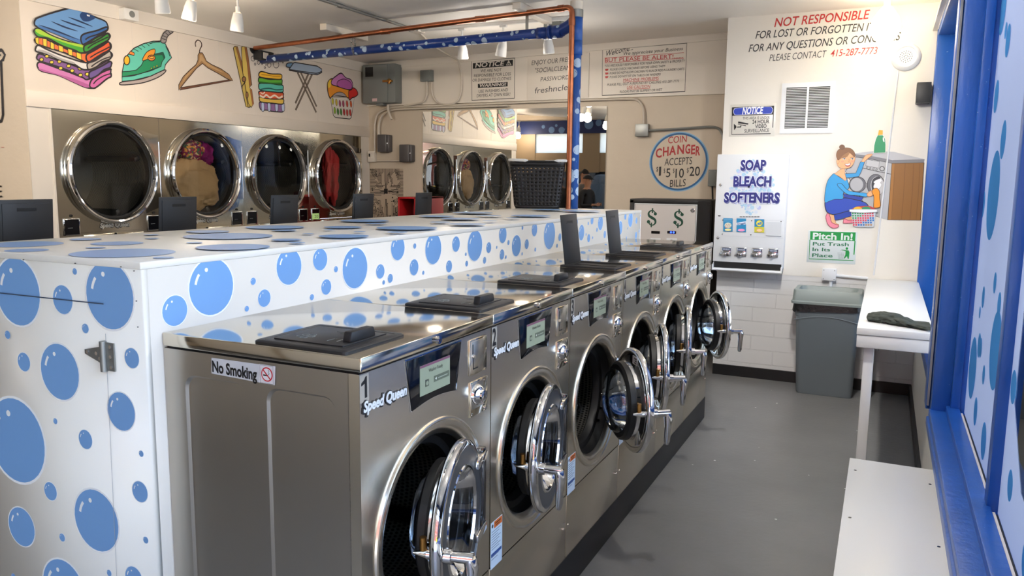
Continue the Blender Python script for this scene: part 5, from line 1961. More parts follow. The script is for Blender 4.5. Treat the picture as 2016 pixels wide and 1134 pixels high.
def vent():
    t = thing('wall_vent', (-.61, YW, 1.99), 'white louvred vent grille on the white wall', 'vent')
    X0, X1, Z0, Z1, y = -.800, -.413, 1.986, 2.372, YW
    m = MB()
    m.plate([(X0, Z0), (X1, Z0), (X1, Z1), (X0, Z1)], [[(X0+.035, Z0+.04), ((X0+X1)/2-.008, Z0+.04), ((X0+X1)/2-.008, Z1-.035), (X0+.035, Z1-.035)], [((X0+X1)/2+.008, Z0+.04), (X1-.035, Z0+.04), (X1-.035, Z1-.035), ((X0+X1)/2+.008, Z1-.035)]], 'y', y-.012, WHITEMETAL)
    for a, b, c, d in ((X0, Z0, X1, Z0+.004), (X0, Z1-.004, X1, Z1), (X0, Z0, X0+.004, Z1), (X1-.004, Z0, X1, Z1)):
        m.box((a, y-.0118, b), (c, y, d), WHITEMETAL)
    m.build('frame', t)
    m = MB()
    m.box((X0+.03, y-.002, Z0+.03), (X1-.03, y-.0005, Z1-.03), DARK)
    m.build('backing', t)
    m = MB()
    for s0, s1 in ((X0+.036, (X0+X1)/2-.009), ((X0+X1)/2+.009, X1-.036)):
        for k in range(25):
            z = Z0+.046+k*.0122
            m.poly([(s0, y-.003, z+.007), (s1, y-.003, z+.007), (s1, y-.012, z), (s0, y-.012, z)], WHITEMETAL)
    m.build('louvres', t, recalc=False)
vent()

def plate_sign(name, x0, x1, z0, z1, y, mt, label, th=.003):
    m = MB()
    m.box((x0, y-th, z0), (x1, y, z1), mt, .001)
    return tag(m.build(name), label, 'sign')
cs = plate_sign('camera_notice_sign', -1.190, -.838, 1.968, 2.222, YW, paint((216, 212, 204), .3), 'NOTICE sign about 24 hour video surveillance with a blue header')
p = Paint('y', YW-.003, (0, -1, 0), eps=.00015, base=.0002).zoom(1430, 195, 14.18)
p.fill([(172, 230), (1330, 185), (1312, 435), (168, 470)], (24, 24, 30))
p.stroke([(164, 235), (150, 990), (1235, 965)], (24, 24, 30), .006)
p.stroke([(1325, 190), (1295, 800)], (24, 24, 30), .006)
p.fill([(195, 350), (220, 275), (290, 245), (700, 225), (1200, 212), (1280, 240), (1302, 300), (1270, 385), (1200, 415), (700, 430), (280, 450), (215, 415)], (230, 232, 246), True)
p.fill([(206, 350), (228, 284), (295, 255), (700, 235), (1200, 221), (1270, 246), (1292, 300), (1262, 378), (1196, 406), (700, 421), (284, 441), (224, 408)], (38, 66, 182), True)
p.text('NOTICE', (440, 423), (1030, 402), .052, (236, 238, 246), .035, .2)
for st, a, b, h, bo in (('THIS AREA IS UNDER', (455, 570), (1208, 552), .020, .005), ('24 HOUR', (725, 690), (1200, 675), .029, .025), ('VIDEO', (800, 812), (1120, 802), .028, .025), ('SURVEILLANCE', (502, 938), (1192, 915), .026, .01)):
    p.text(st, a, b, h, (58, 58, 60), bo)
p.fill([(335, 625), (620, 680), (605, 715), (325, 680)], (26, 26, 28))
p.fill([(315, 695), (550, 735), (545, 760), (330, 712)], (26, 26, 28))
p.fill([(400, 735), (425, 740), (410, 795), (300, 800), (300, 770), (385, 765)], (26, 26, 28))
p.fill([(210, 690), (280, 750), (280, 800), (215, 870)], (26, 26, 28), False)
p.done('lettering', cs)

ps = plate_sign('pitch_in_sign', -.541, -.187, .985, 1.235, YW, paint((212, 220, 222), .3), 'green and white Pitch In! sign asking to put trash in its place, above the bin')
p = Paint('y', YW-.003, (0, -1, 0), eps=.00015, base=.0002).zoom(1580, 445, 14.18)
G1, G2 = (10, 146, 66), (20, 110, 74)
p.fill([(215, 145), (1485, 178), (1470, 420), (210, 382)], G1)
p.stroke([(205, 380), (182, 915), (1420, 965)], G1, .006)
p.stroke([(1465, 420), (1435, 800)], G1, .008)
p.text('Pitch In!', (282, 362), (1395, 392), .048, (222, 232, 230), .03)
p.text('Put Trash', (285, 540), (1288, 562), .026, G2, .018)
p.text('In Its', (275, 692), (770, 706), .026, G2, .018)
p.text('Place', (265, 857), (838, 876), .026, G2, .018)
p.ell(1238, 628, 36, 36, G1)
p.fill([(1085, 655), (1200, 672), (1290, 680), (1310, 740), (1300, 850), (1290, 915), (1262, 915), (1240, 840), (1175, 905), (1150, 908), (1195, 800), (1200, 700), (1090, 668)], G1)
for k in range(6):
    p.stroke([(985+k*34, 740), (1005+k*24, 915)], (120, 130, 134), .001)
for k in range(5):
    p.stroke([(985+k*3, 745+k*38), (1160-k*3, 752+k*38)], (120, 130, 134), .001)
p.stroke([(1040, 700), (1090, 680), (1130, 700)], (120, 130, 134), .0015)
p.done('lettering', ps)

# ---------------------------------------------------------------- painted woman with her washing machine
p = Paint('y', YW-.0005, (0, -1, 0), eps=.00018, base=.0006).zoom(1640, 240, 5.35)
LN = (38, 34, 40)
p.fill([(225, 330), (440, 306), (640, 315), (960, 392), (962, 402), (640, 402), (230, 342)], (188, 188, 194))
p.fill([(225, 338), (420, 362), (625, 402), (965, 393), (958, 430), (620, 438), (420, 395), (240, 372)], (128, 128, 136))
p.fill([(235, 370), (420, 395), (622, 438), (575, 1034), (430, 985), (300, 820), (150, 560), (130, 520)], (182, 183, 188), False, LN, .004)
p.fill([(622, 438), (958, 430), (922, 1036), (578, 1032)], (146, 98, 44), False, (70, 48, 26), .006)
for x in (650, 760, 850, 915):
    p.stroke([(x, 440), (x-15, 740), (x-40, 1030)], (132, 87, 38), .006, True)
p.fill([(622, 440), (650, 440), (612, 1030), (580, 1030)], (166, 112, 52))
p.stroke([(310, 485), (460, 520), (612, 550)], LN, .004)
p.fill([(358, 395), (490, 418), (480, 488), (345, 462)], (196, 196, 200), False, LN, .003)
for x, y in ((358, 480), (392, 488), (426, 496), (458, 503)):
    p.ell(x, y, 8, 8, (196, 196, 200), LN, .003, 12)
p.ell(517, 493, 24, 23, (190, 190, 194), LN, .005)
p.ell(258, 660, 88, 82, (104, 104, 112), LN, .004)
p.ell(250, 660, 68, 70, (178, 178, 184))
p.fill([(340, 645), (360, 645), (360, 690), (340, 690)], (140, 140, 146), False, LN, .003)
p.ell(450, 665, 90, 114, (104, 104, 112), LN, .004)
p.ell(468, 672, 72, 98, (196, 196, 202))
p.fill([(412, 720), (405, 650), (425, 600), (470, 575), (500, 590), (440, 640), (430, 720)], (56, 56, 64), True)
p.fill([(450, 615), (500, 598), (515, 620), (500, 640), (512, 660), (498, 690), (470, 710), (430, 695), (430, 665), (440, 650), (428, 635)], (236, 236, 240), True, (150, 150, 156), .002)
# bottle
p.fill([(428, 328), (432, 250), (450, 180), (470, 140), (525, 140), (550, 180), (555, 240), (552, 325)], (30, 142, 92), False, (240, 240, 240), .003)
p.fill([(484, 86), (524, 88), (524, 135), (472, 142)], (240, 168, 36))
p.fill([(525, 168), (535, 165), (542, 205), (535, 212), (526, 195)], (244, 244, 244), True)
# far arm, hand on the machine top
SKIN, SKL = (232, 178, 130), (196, 120, 80)
p.fill([(300, 420), (320, 385), (350, 350), (405, 338), (412, 350), (380, 375), (345, 405), (325, 425)], SKIN, True, SKL, .003)
p.fill([(120, 545), (240, 540), (290, 420), (332, 425), (300, 520), (270, 575), (200, 585), (140, 590)], (48, 150, 210), False, LN, .003)
# legs and feet
p.fill([(-20, 960), (20, 975), (28, 1060), (60, 1080), (20, 1095), (-60, 1040)], SKIN, True, SKL, .003)
p.fill([(-75, 1000), (-50, 960), (-30, 1000), (-10, 1060), (60, 1090), (40, 1115), (-10, 1115), (-55, 1075)], (232, 136, 156), True, (150, 60, 80), .004)
p.fill([(110, 1040), (130, 1012), (190, 1000), (215, 1030), (200, 1058), (120, 1062)], SKIN, True, SKL, .003)
p.fill([(108, 1055), (120, 1020), (160, 1035), (215, 1035), (210, 1062), (118, 1066)], (232, 136, 156), True, (150, 60, 80), .004)
p.fill([(110, 755), (160, 765), (322, 795), (290, 840), (120, 815)], (36, 64, 160), False, LN, .003)
p.fill([(10, 975), (100, 950), (240, 920), (230, 980), (60, 1030), (20, 1034)], (36, 66, 166), False, LN, .003)
p.fill([(-85, 870), (-70, 830), (20, 806), (130, 800), (260, 825), (340, 850), (375, 890), (370, 925), (240, 920), (60, 965), (0, 975), (-65, 945)], (40, 74, 182), True, LN, .005)
# sweater
p.fill([(-85, 845), (-80, 720), (-55, 620), (-10, 560), (18, 545), (60, 575), (120, 610), (140, 590), (150, 610), (170, 690), (110, 750), (105, 810), (20, 815), (-40, 835)], (48, 156, 218), True, LN, .003)
p.fill([(18, 548), (70, 575), (128, 620), (142, 610), (125, 545), (120, 490), (80, 500)], SKIN, False, SKL, .003)
p.fill([(45, 660), (90, 650), (170, 725), (350, 752), (352, 788), (260, 775), (160, 765), (90, 715)], (52, 160, 222), True, LN, .003)
p.fill([(358, 770), (380, 735), (420, 725), (425, 760), (390, 785)], SKIN, True, SKL, .003)
p.fill([(410, 735), (430, 705), (465, 700), (490, 735), (492, 800), (497, 890), (440, 905), (428, 890), (430, 790)], (244, 150, 36), True, (80, 50, 30), .004)
# head
p.fill([(45, 400), (42, 440), (70, 480), (120, 492), (180, 480), (220, 430), (234, 370), (200, 320), (100, 310), (50, 350)], SKIN, True, SKL, .002)
p.ell(52, 415, 14, 28, SKIN, SKL, .002)
p.fill([(50, 400), (36, 360), (45, 310), (80, 280), (130, 272), (185, 280), (220, 310), (234, 350), (225, 370), (205, 350), (175, 328), (150, 365), (95, 380), (62, 400)], (132, 88, 54), True, (90, 58, 36), .002)
p.fill([(175, 328), (150, 365), (95, 380), (70, 395), (110, 350), (160, 320)], (160, 112, 70), True)
p.ell(96, 266, 28, 24, (118, 78, 50), (90, 58, 36), .003)
for x in (118, 204):
    p.stroke([(x-20, 378), (x, 370), (x+18, 376)], (110, 74, 50), .003, True)
    p.ell(x, 389, 15, 7, (236, 236, 240))
    p.ell(x+1, 390, 7, 7, (70, 96, 130))
    p.stroke([(x-17, 388), (x, 381), (x+17, 388)], (60, 44, 40), .0025, True)
    p.ell(x, 390, 22, 16, (196, 140, 100)) if False else None
p.stroke([(168, 392), (172, 415), (160, 420)], SKL, .0025, True)
p.ell(100, 418, 16, 10, (240, 160, 130))
p.ell(205, 415, 15, 10, (240, 160, 130))
p.fill([(126, 442), (155, 440), (188, 432), (178, 462), (152, 470), (134, 462)], (176, 60, 60), True)
p.fill([(130, 444), (155, 443), (184, 437), (174, 455), (152, 460), (136, 455)], (244, 244, 244), True)
# basket
p.fill([(212, 925), (240, 895), (310, 885), (380, 885), (430, 905), (440, 925)], (190, 56, 62), True)
p.ell(262, 912, 44, 18, (244, 190, 50))
p.ell(350, 912, 46, 20, (36, 146, 92))
p.fill([(190, 940), (452, 940), (430, 1100), (400, 1108), (240, 1105), (210, 1090)], (206, 214, 224))
for r in range(6):
    for c in range(9):
        x = 200+c*26+r*2
        y = 955+r*24
        s = (r+c*.6)
        col = (60, 160, 100) if s < 3 else (224, 76, 100) if s < 6.2 else (50, 116, 190)
        if r == 5 and 4 < c < 8:
            col = (190, 140, 100)
        if x > 425-r*3:
            continue
        p.fill([(x, y), (x+19, y), (x+18, y+17), (x+1, y+17)], col)
p.fill([(176, 930), (200, 920), (440, 920), (464, 930), (455, 948), (320, 956), (190, 948)], (232, 236, 240), True, (150, 156, 164), .003)
tag(p.done('painted_laundry_woman'), 'painting on the white wall of a person in blue crouching at a washing machine', 'mural')

# ---------------------------------------------------------------- fittings on the white wall
m = MB()
c = V(.055, YW, 2.527)
m.lathe([(0, .100), (-.012, .098), (-.03, .080), (-.032, .072), (-.026, .070), (-.022, .055), (-.024, 0)], c, 'y', WHITEMETAL, 40)
for k in range(3):
    for i in range(6+5*k):
        a = 2*pi*i/(6+5*k)
        q = c+V((.012+.014*k)*cos(a), -.0245, (.012+.014*k)*sin(a))
        m.cyl(q, q-V(0, .0012, 0), .003, DARK, n=8)
tag(m.build('round_sounder'), 'round white perforated alarm on the white wall by the window', 'alarm')
m = MB()
m.cyl((.01, YW-.01, 2.43), (-.052, YW-.01, .91), .006, WHITEMETAL, n=8)
tag(m.build('wall_conduit'), 'thin white conduit running down the white wall from the round alarm', 'conduit')
m = MB()
m.box((.140, YW-.13, 2.185), (.232, YW-.001, 2.328), BLACKP, .003)
tag(m.build('black_wall_speaker'), 'small black box mounted on the wall beside the blue window frame', 'speaker')
def wjb(x0, x1, z0, z1, label, legs):
    t = thing('wall_outlet', ((x0+x1)/2, YW, z0), label, 'outlet')
    m = MB()
    m.box((x0, YW-.05, z0), (x1, YW, z1), WHITEMETAL, .003)
    for sx in (x0+.012, x1-.012):
        for sz in (z0+.012, z1-.012):
            m.cyl((sx, YW-.0515, sz), (sx, YW-.05, sz), .004, GALV, n=8)
    m.build('box', t)
    m = MB()
    for a, b in legs:
        m.cyl(a, b, .012, WHITEMETAL, n=10)
    m.build('conduit', t)
wjb(-.418, -.316, .852, .945, 'white junction box on the wall above the bin', [((-.352, YW-.02, .80), (-.352, YW-.02, .855)), ((-.32, YW-.012, .892), (-.09, YW-.012, .884))])
wjb(-.04, .035, .33, .46, 'pale grey outlet box on the wall under the table', [((-.12, YW-.012, .36), (-.04, YW-.012, .36))])

def soap_machine():
    t = thing('soap_vending_machine', (-.97, YW, .9), 'white wall vending machine for SOAP, BLEACH and SOFTENERS', 'vending machine')
    Y, X0, X1, Z0, Z1 = 6.45, -1.245, -.704, .905, 1.822
    m = MB()
    m.box((X0+.004, Y+.012, Z0+.02), (X1-.004, YW, Z1-.004), WHITEMETAL, .004)
    m.box((X0, Y+.012, Z0-.01), (X0+.012, YW, Z0+.05), WHITEMETAL)
    m.build('case', t)
    m = MB()
    m.box((X0, Y, Z0+.062), (X1, Y+.011, Z1), WHITEMETAL, .003)
    m.build('front_door', t)
    m = MB()
    m.prism([(Y-.035, Z0), (Y-.028, Z0), (Y-.022, Z0+.012), (Y+.02, Z0+.012), (Y+.02, Z0-.005), (Y-.03, Z0-.008)], 'x', X0, X1, WHITEMETAL)
    m.box((X0, Y-.03, Z0-.006), (X0+.010, Y+.02, Z0+.04), WHITEMETAL)
    m.box((X1-.010, Y-.03, Z0-.006), (X1, Y+.02, Z0+.04), WHITEMETAL)
    m.box((X0+.01, Y+.004, Z0+.008), (X1-.01, Y+.02, Z0+.064), DARK)
    m.build('delivery_tray', t)
    # printed front
    p = Paint('y', Y, (0, -1, 0), eps=.0002, base=.0003).zoom(1390, 290, 4.363)
    rnd = random.Random(5)
    pale = [(206, 216, 232), (196, 212, 232), (182, 212, 232), (170, 206, 230), (190, 196, 232), (214, 222, 236), (160, 200, 226)]
    for k in range(230):
        a, r = rnd.uniform(0, 2*pi), rnd.random()**.7
        x, y = 390+215*r*cos(a)*.9, 340+235*r*sin(a)
        if abs(y-340) > 150:
            x = 390+(x-390)*.75
        p.L = .0003+.00004*k/5
        s = rnd.uniform(8, 20)
        q = p.P((x, y))
        p.disc(q, s*.00085, pale[k % 7], 14)
    p.L = .0034
    NV, PL = (38, 40, 122), (226, 230, 246)
    for st, a, b, h in (('SOAP', (295, 193), (514, 193), .072), ('BLEACH', (234, 332), (558, 334), .072), ('SOFTENERS', (154, 470), (630, 474), .072)):
        p.text(st, (a[0]+4, a[1]+5), (b[0]+4, b[1]+5), h, (120, 126, 170), .08)
        p.text(st, a, b, h, PL, .095)
        p.text(st, a, b, h, NV, .045)
    for k in range(7):
        p.stroke([(290+k*25, 597), (310+k*25, 597)], (40, 40, 46), .005)
    p.fill([(104, 583), (128, 585), (124, 594), (104, 592)], (50, 50, 54))
    p.stroke([(135, 620), (670, 628)], (190, 192, 198), .0015)
    p.stroke([(138, 758), (660, 778)], (190, 192, 198), .0015)
    p.stroke([(112, 850), (640, 868)], (206, 208, 214), .0015)
    for x0, x1, y0, y1, k in ((150, 231, 608, 724, 0), (264, 346, 610, 727, 1), (418, 502, 616, 732, 2)):
        p.fill([(x0, y0), (x1, y0+2), (x1-1, y1), (x0-1, y1-2)], (40, 136, 186))
        cx, cy = (x0+x1)/2, (y0+y1)/2
        if k == 0:
            p.stroke([(x0+6, y0+12), (x1-6, y0+13)], (170, 214, 236), .002)
            p.stroke([(x0+6, y0+24), (x1-10, y0+25)], (170, 214, 236), .002)
            p.ell(cx, cy+4, 30, 24, (214, 222, 200))
            p.stroke([(cx-22, cy+16), (cx-12, cy-8), (cx-6, cy+12), (cx+4, cy-10), (cx+8, cy+8), (cx+20, cy-6)], (196, 70, 60), .004)
            p.stroke([(x0+14, cy+24), (x1-12, cy+14)], (220, 60, 60), .003)
            p.ell(cx, y1-16, 28, 10, (240, 226, 150))
        elif k == 1:
            p.fill([(x0, cy-20), (x1, cy-34), (x1, cy-8), (x0, cy)], (220, 232, 244))
            p.text('Snuggle', (x0+4, cy-4), (x1-4, cy-13), .012, (34, 44, 120), .03, .2)
            p.ell(cx, y1-16, 30, 11, (236, 150, 196))
        else:
            p.fill([(x0-1, cy+8), (x1-1, cy+10), (x1-1, y1), (x0-1, y1-2)], (206, 200, 60))
            p.ell(cx, cy-22, 28, 26, (240, 220, 70), (40, 90, 60), .002)
            p.text('all', (cx-18, cy-10), (cx+18, cy-12), .020, (44, 120, 180), .05)
            p.ell(cx, y1-20, 26, 12, (240, 210, 170), (220, 110, 110), .002)
    p.fill([(520, 640), (650, 644), (645, 764), (515, 756)], (208, 212, 218))
    p.done('printed_front', t)
    m = MB()
    for x, y in ((125, 324), (103, 776)):
        c = p.P((x, y))
        m.lathe([(0, .011), (-.006, .011), (-.008, .006), (-.008, 0)], (c.x, Y, c.z), 'y', CHROME, 16)
    for x, y in ((145, 625), (140, 745), (392, 631), (385, 752), (645, 638), (641, 762)):
        c = p.P((x, y))
        m.cyl((c.x, Y, c.z), (c.x, Y-.003, c.z), .004, CHROMED, n=10)
    m.build('lock', t)
    for x in (172, 305, 440, 577):
        y0 = 858+(x-172)*.035
        a, b = p.P((x-46, y0+72)), p.P((x+46, y0))
        m = MB()
        m.box((a.x, Y-.012, a.z), (b.x, Y+.001, b.z), CHROME, .004)
        m.box((a.x+.012, Y-.0135, b.z-.028), (b.x-.006, Y-.011, b.z-.006), paint((70, 84, 110)))
        for k in range(6):
            m.box((a.x+.018+k*.009, Y-.0141, b.z-.022), (a.x+.023+k*.009, Y-.0135, b.z-.012), paint((206, 212, 224)))
        m.box((a.x-.006, Y-.034, a.z+.012), (b.x-.004, Y-.010, a.z+.032), CHROME, .006)
        m.box((a.x+.02, Y-.045, a.z+.004), (b.x-.03, Y-.030, a.z+.028), CHROME, .006)
        m.build('coin_slide', t)
soap_machine()

# ================================================================ BIN, TABLE, BENCH
def loft(m, secs, mt, n=6, capb=True, capt=True):
    """secs: (x0,x1,y0,y1,z,corner)"""
    R = []
    for x0, x1, y0, y1, z, r in secs:
        R.append([m.bm.verts.new((a, b, z)) for a, b in rrect(x0, x1, y0, y1, r, n)])
    for A, B in zip(R[:-1], R[1:]):
        k = len(A)
        for i in range(k):
            j = (i+1) % k
            m.face([A[i], A[j], B[j], B[i]], mt)
    if capb:
        m.face(R[0][::-1], mt)
    if capt:
        m.face(R[-1], mt)
    return R
def bin_():
    t = thing('trash_bin', (-.345, 6.4, 0), 'tall slim grey trash bin against the white block wall', 'bin')
    y0, y1 = 6.25, 6.555
    m = MB()
    loft(m, [(-.530, -.142, y0+.03, y1-.015, .0, .03), (-.537, -.138, y0+.025, y1-.012, .012, .035), (-.568, -.128, y0+.004, y1-.006, .60, .035), (-.572, -.126, y0, y1-.003, .606, .035), (-.578, -.122, y0-.004, y1, .70, .035), (-.566, -.134, y0+.006, y1-.01, .70, .03), (-.55, -.15, y0+.03, y1-.03, .3, .03)], BINGREY, capt=True)
    # raised arch on the front
    P = [(-.575, .605)]+[(-.575+.452*k/12, .605+.035*sin(pi*k/12)) for k in range(13)]
    m.tube([(x, y0+.001, z-.03) for x, z in P[1:]], .004, BINGREY, 6)
    m.build('body', t)
    m = MB()
    loft(m, [(-.604, -.100, y0-.016, y1+.012, .700, .03), (-.606, -.098, y0-.018, y1+.014, .716, .03), (-.598, -.106, y0-.010, y1+.008, .724, .03), (-.592, -.112, y0-.004, y1+.002, .800, .03), (-.588, -.116, y0, y1, .806, .03), (-.56, -.146, y0+.028, y1-.028, .806, .05), (-.545, -.16, y0+.045, y1-.045, .76, .05)], BINLID, capb=False, capt=False)
    m.build('lid', t)
    m = MB()
    rnd = random.Random(4)
    ring = rrect(-.588, -.114, y0-.012, y1+.004, .04, 8)
    top, bot = [], []
    for i, (x, y) in enumerate(ring):
        k = rnd.uniform(0, 1)
        cx, cy = -.35, (y0+y1)/2
        top.append(m.bm.verts.new((x, y, .702)))
        ex = 1.01+.03*k
        bot.append(m.bm.verts.new((cx+(x-cx)*ex, cy+(y-cy)*ex, .672-.02*k-(.02 if x < -.5 else 0))))
    for i in range(len(ring)):
        j = (i+1) % len(ring)
        m.face([top[i], top[j], bot[j], bot[i]], BAG)
    m.build('bag_edge', t)
BAG = mat('black_bin_bag', (18, 18, 19), .3, bump=.3, bscale=30)
bin_()

def table():
    t = thing('folding_table', (.09, 5.4, 0), 'long white painted folding table under the window, beside the bin', 'table')
    m = MB()
    m.box((-.092, 4.27, .848), (.256, 6.585, .884), TABLEW, .004)
    m.build('tabletop', t)
    m = MB()
    m.box((-.090, 4.275, .782), (.256, 4.31, .846), TABLEW, .004)
    m.box((-.090, 4.31, .782), (-.055, 6.585, .846), TABLEW, .004)
    m.build('apron', t)
    for y in (4.315, 6.40):
        m = MB()
        m.box((-.054, y, 0), (-.006, y+.05, .848), TABLEW, .004)
        m.build('leg', t)
table()

CLOTH = mat('dark_green_cloth', (62, 68, 62), .7, bump=.4, bscale=40)
def cloth():
    m = MB()
    # a zipped jacket-like bundle, folded flat
    def f(u, v):
        x = -.055+.30*u
        yc = 4.53-.12*u
        wd = .045+.055*u
        h = .010+.018*sin(pi*min(1, u*1.2+.1))
        a = 2*pi*v
        n = mnoise.noise(V(u*6, cos(a)*2, sin(a)*2+3))
        n2 = mnoise.noise(V(u*14, cos(a)*3+7, sin(a)*3))
        r = 1+.35*n+.2*n2
        if u < .02 or u > .98:
            r *= .2
        return V(x, yc+wd*cos(a)*r, .8855+max(0, h+h*sin(a)*r))
    m.grid(lambda v, u: f(u, v), 40, 48, CLOTH, closeu=True)
    tag(m.build('folded_cloth', sharp=3), 'dark greenish folded cloth lying near the edge of the white table', 'cloth')
cloth()

def bench():
    t = thing('bench', (.09, 2.4, 0), 'low white bench against the window sill in the right foreground', 'bench')
    X0, X1, Y0, Y1 = -.066, .258, 1.2, 3.48
    m = MB()
    m.box((X0, Y0, .438), (X1, Y1, .462), TABLEW, .002)
    m.build('seat', t)
    m = MB()
    for x, y in ((-.04, 3.33), (.225, 3.30), (-.04, 2.83), (.225, 2.72), (-.04, 2.3), (.225, 2.2), (-.04, 1.7), (.225, 1.6)):
        m.cyl((x, y, .4615), (x, y, .4624), .0055, CHROMED, n=10)
    m.build('screws', t)
    m = MB()
    m.box((X0+.012, Y0+.02, .0), (X0+.030, Y1-.02, .437), TABLEW, .002)
    m.build('side_board', t)
    for y in (Y0+.02, Y1-.038):
        m = MB()
        m.box((X0+.030, y, .0), (X1-.01, y+.018, .437), TABLEW, .002)
        m.build('end_board', t)
bench()

# ================================================================ LAUNDRY BASKET ON THE COUNTER
def basket():
    c = V(-2.405, 5.525, CZ)
    t = thing('laundry_basket', c, 'black perforated laundry basket with white handles standing on the counter', 'laundry basket')
    rz = radians(22)
    H, n = .350, 40
    BB = mat('black_basket', (26, 26, 30), .4)
    def sec(h):
        k = h/H
        a, b = .172+.036*k, .112+.034*k
        return a, b
    def pt(s, h):
        a, b = sec(h)
        r = .045
        # rounded rectangle perimeter
        L = [2*(a-r), pi/2*r, 2*(b-r), pi/2*r]*2
        T = sum(L)
        d = (s % 1)*T
        x, y, ang = -(a-r), -b, 0
        px, py = x, y
        segs = [((-(a-r), -b), (1, 0)), None, ((a, -(b-r)), (0, 1)), None, ((a-r, b), (-1, 0)), None, ((-a, b-r), (0, -1)), None]
        cs = [None, ((a-r), -(b-r), -90), None, ((a-r), (b-r), 0), None, (-(a-r), (b-r), 90), None, (-(a-r), -(b-r), 180)]
        for i in range(8):
            if d <= L[i] or i == 7:
                if segs[i]:
                    (sx, sy), (dx, dy_) = segs[i]
                    px, py = sx+dx*d, sy+dy_*d
                else:
                    cx, cy, a0 = cs[i]
                    th = radians(a0)+d/r
                    px, py = cx+r*cos(th), cy+r*sin(th)
                break
            d -= L[i]
        return c+V(px*cos(rz)-py*sin(rz), px*sin(rz)+py*cos(rz), h)
    m = MB()
    nr, z0, z1 = 11, .022, .312
    for i in range(n):
        for j in range(nr):
            s0, s1 = i/n, (i+1)/n
            h0, h1 = z0+(z1-z0)*j/nr, z0+(z1-z0)*(j+1)/nr
            hole = [(.5+.22*cos(radians(45*q+22.5)), .5+.24*sin(radians(45*q+22.5))) for q in range(8)]
            sq = [(1, .7), (.7, 1), (.3, 1), (0, .7), (0, .3), (.3, 0), (.7, 0), (1, .3)]
            sq = [(1, .5+.5*.42), (.71, 1), (.29, 1), (0, .71), (0, .29), (.29, 0), (.71, 0), (1, .29)]
            A = [m.bm.verts.new(pt(s0+(s1-s0)*u, h0+(h1-h0)*v)) for u, v in sq]
            B = [m.bm.verts.new(pt(s0+(s1-s0)*u, h0+(h1-h0)*v)) for u, v in hole]
            for q in range(8):
                w_ = (q+1) % 8
                m.face([A[q], A[w_], B[w_], B[q]], BB)
            for u, v, a_, b_ in ((1, 1, 0, 1), (0, 1, 2, 3), (0, 0, 4, 5), (1, 0, 6, 7)):
                m.face([A[a_], m.bm.verts.new(pt(s0+(s1-s0)*u, h0+(h1-h0)*v)), A[b_]], BB)
    bmesh.ops.remove_doubles(m.bm, verts=m.bm.verts[:], dist=.0004)
    R = []
    for h in (.0005, .006, .022):
        R.append([m.bm.verts.new((pt(i/n, h)-c-V(0, 0, h))*(1 if h > .01 else .97 if h > .003 else .93)+c+V(0, 0, h)) for i in range(n)])
    for A, B in zip(R[:-1], R[1:]):
        for i in range(n):
            m.face([A[i], A[(i+1) % n], B[(i+1) % n], B[i]], BB)
    m.face(R[0][::-1], BB)
    R = [[m.bm.verts.new(pt(i/n, h)) for i in range(n)] for h in (.312, H)]
    for i in range(n):
        m.face([R[0][i], R[0][(i+1) % n], R[1][(i+1) % n], R[1][i]], BB)
    m.tube([pt(i/n, H) for i in range(n)], .007, BB, 8, closed=True)
    b = m.build('basket_body', t, recalc=False)
    md = b.modifiers.new('wall', 'SOLIDIFY')
    md.thickness = .003
    for s0, s1 in ((.80, 1.07), (.215, .60)):
        m = MB()
        k = 20
        P = [pt(s0+(s1-s0)*i/k, H+.004+.004*sin(pi*i/k)) for i in range(k+1)]
        m.tube(P, [.006]+[.0115]*(k-1)+[.006], TABLEW, 10)
        m.build('handle', t)
basket()

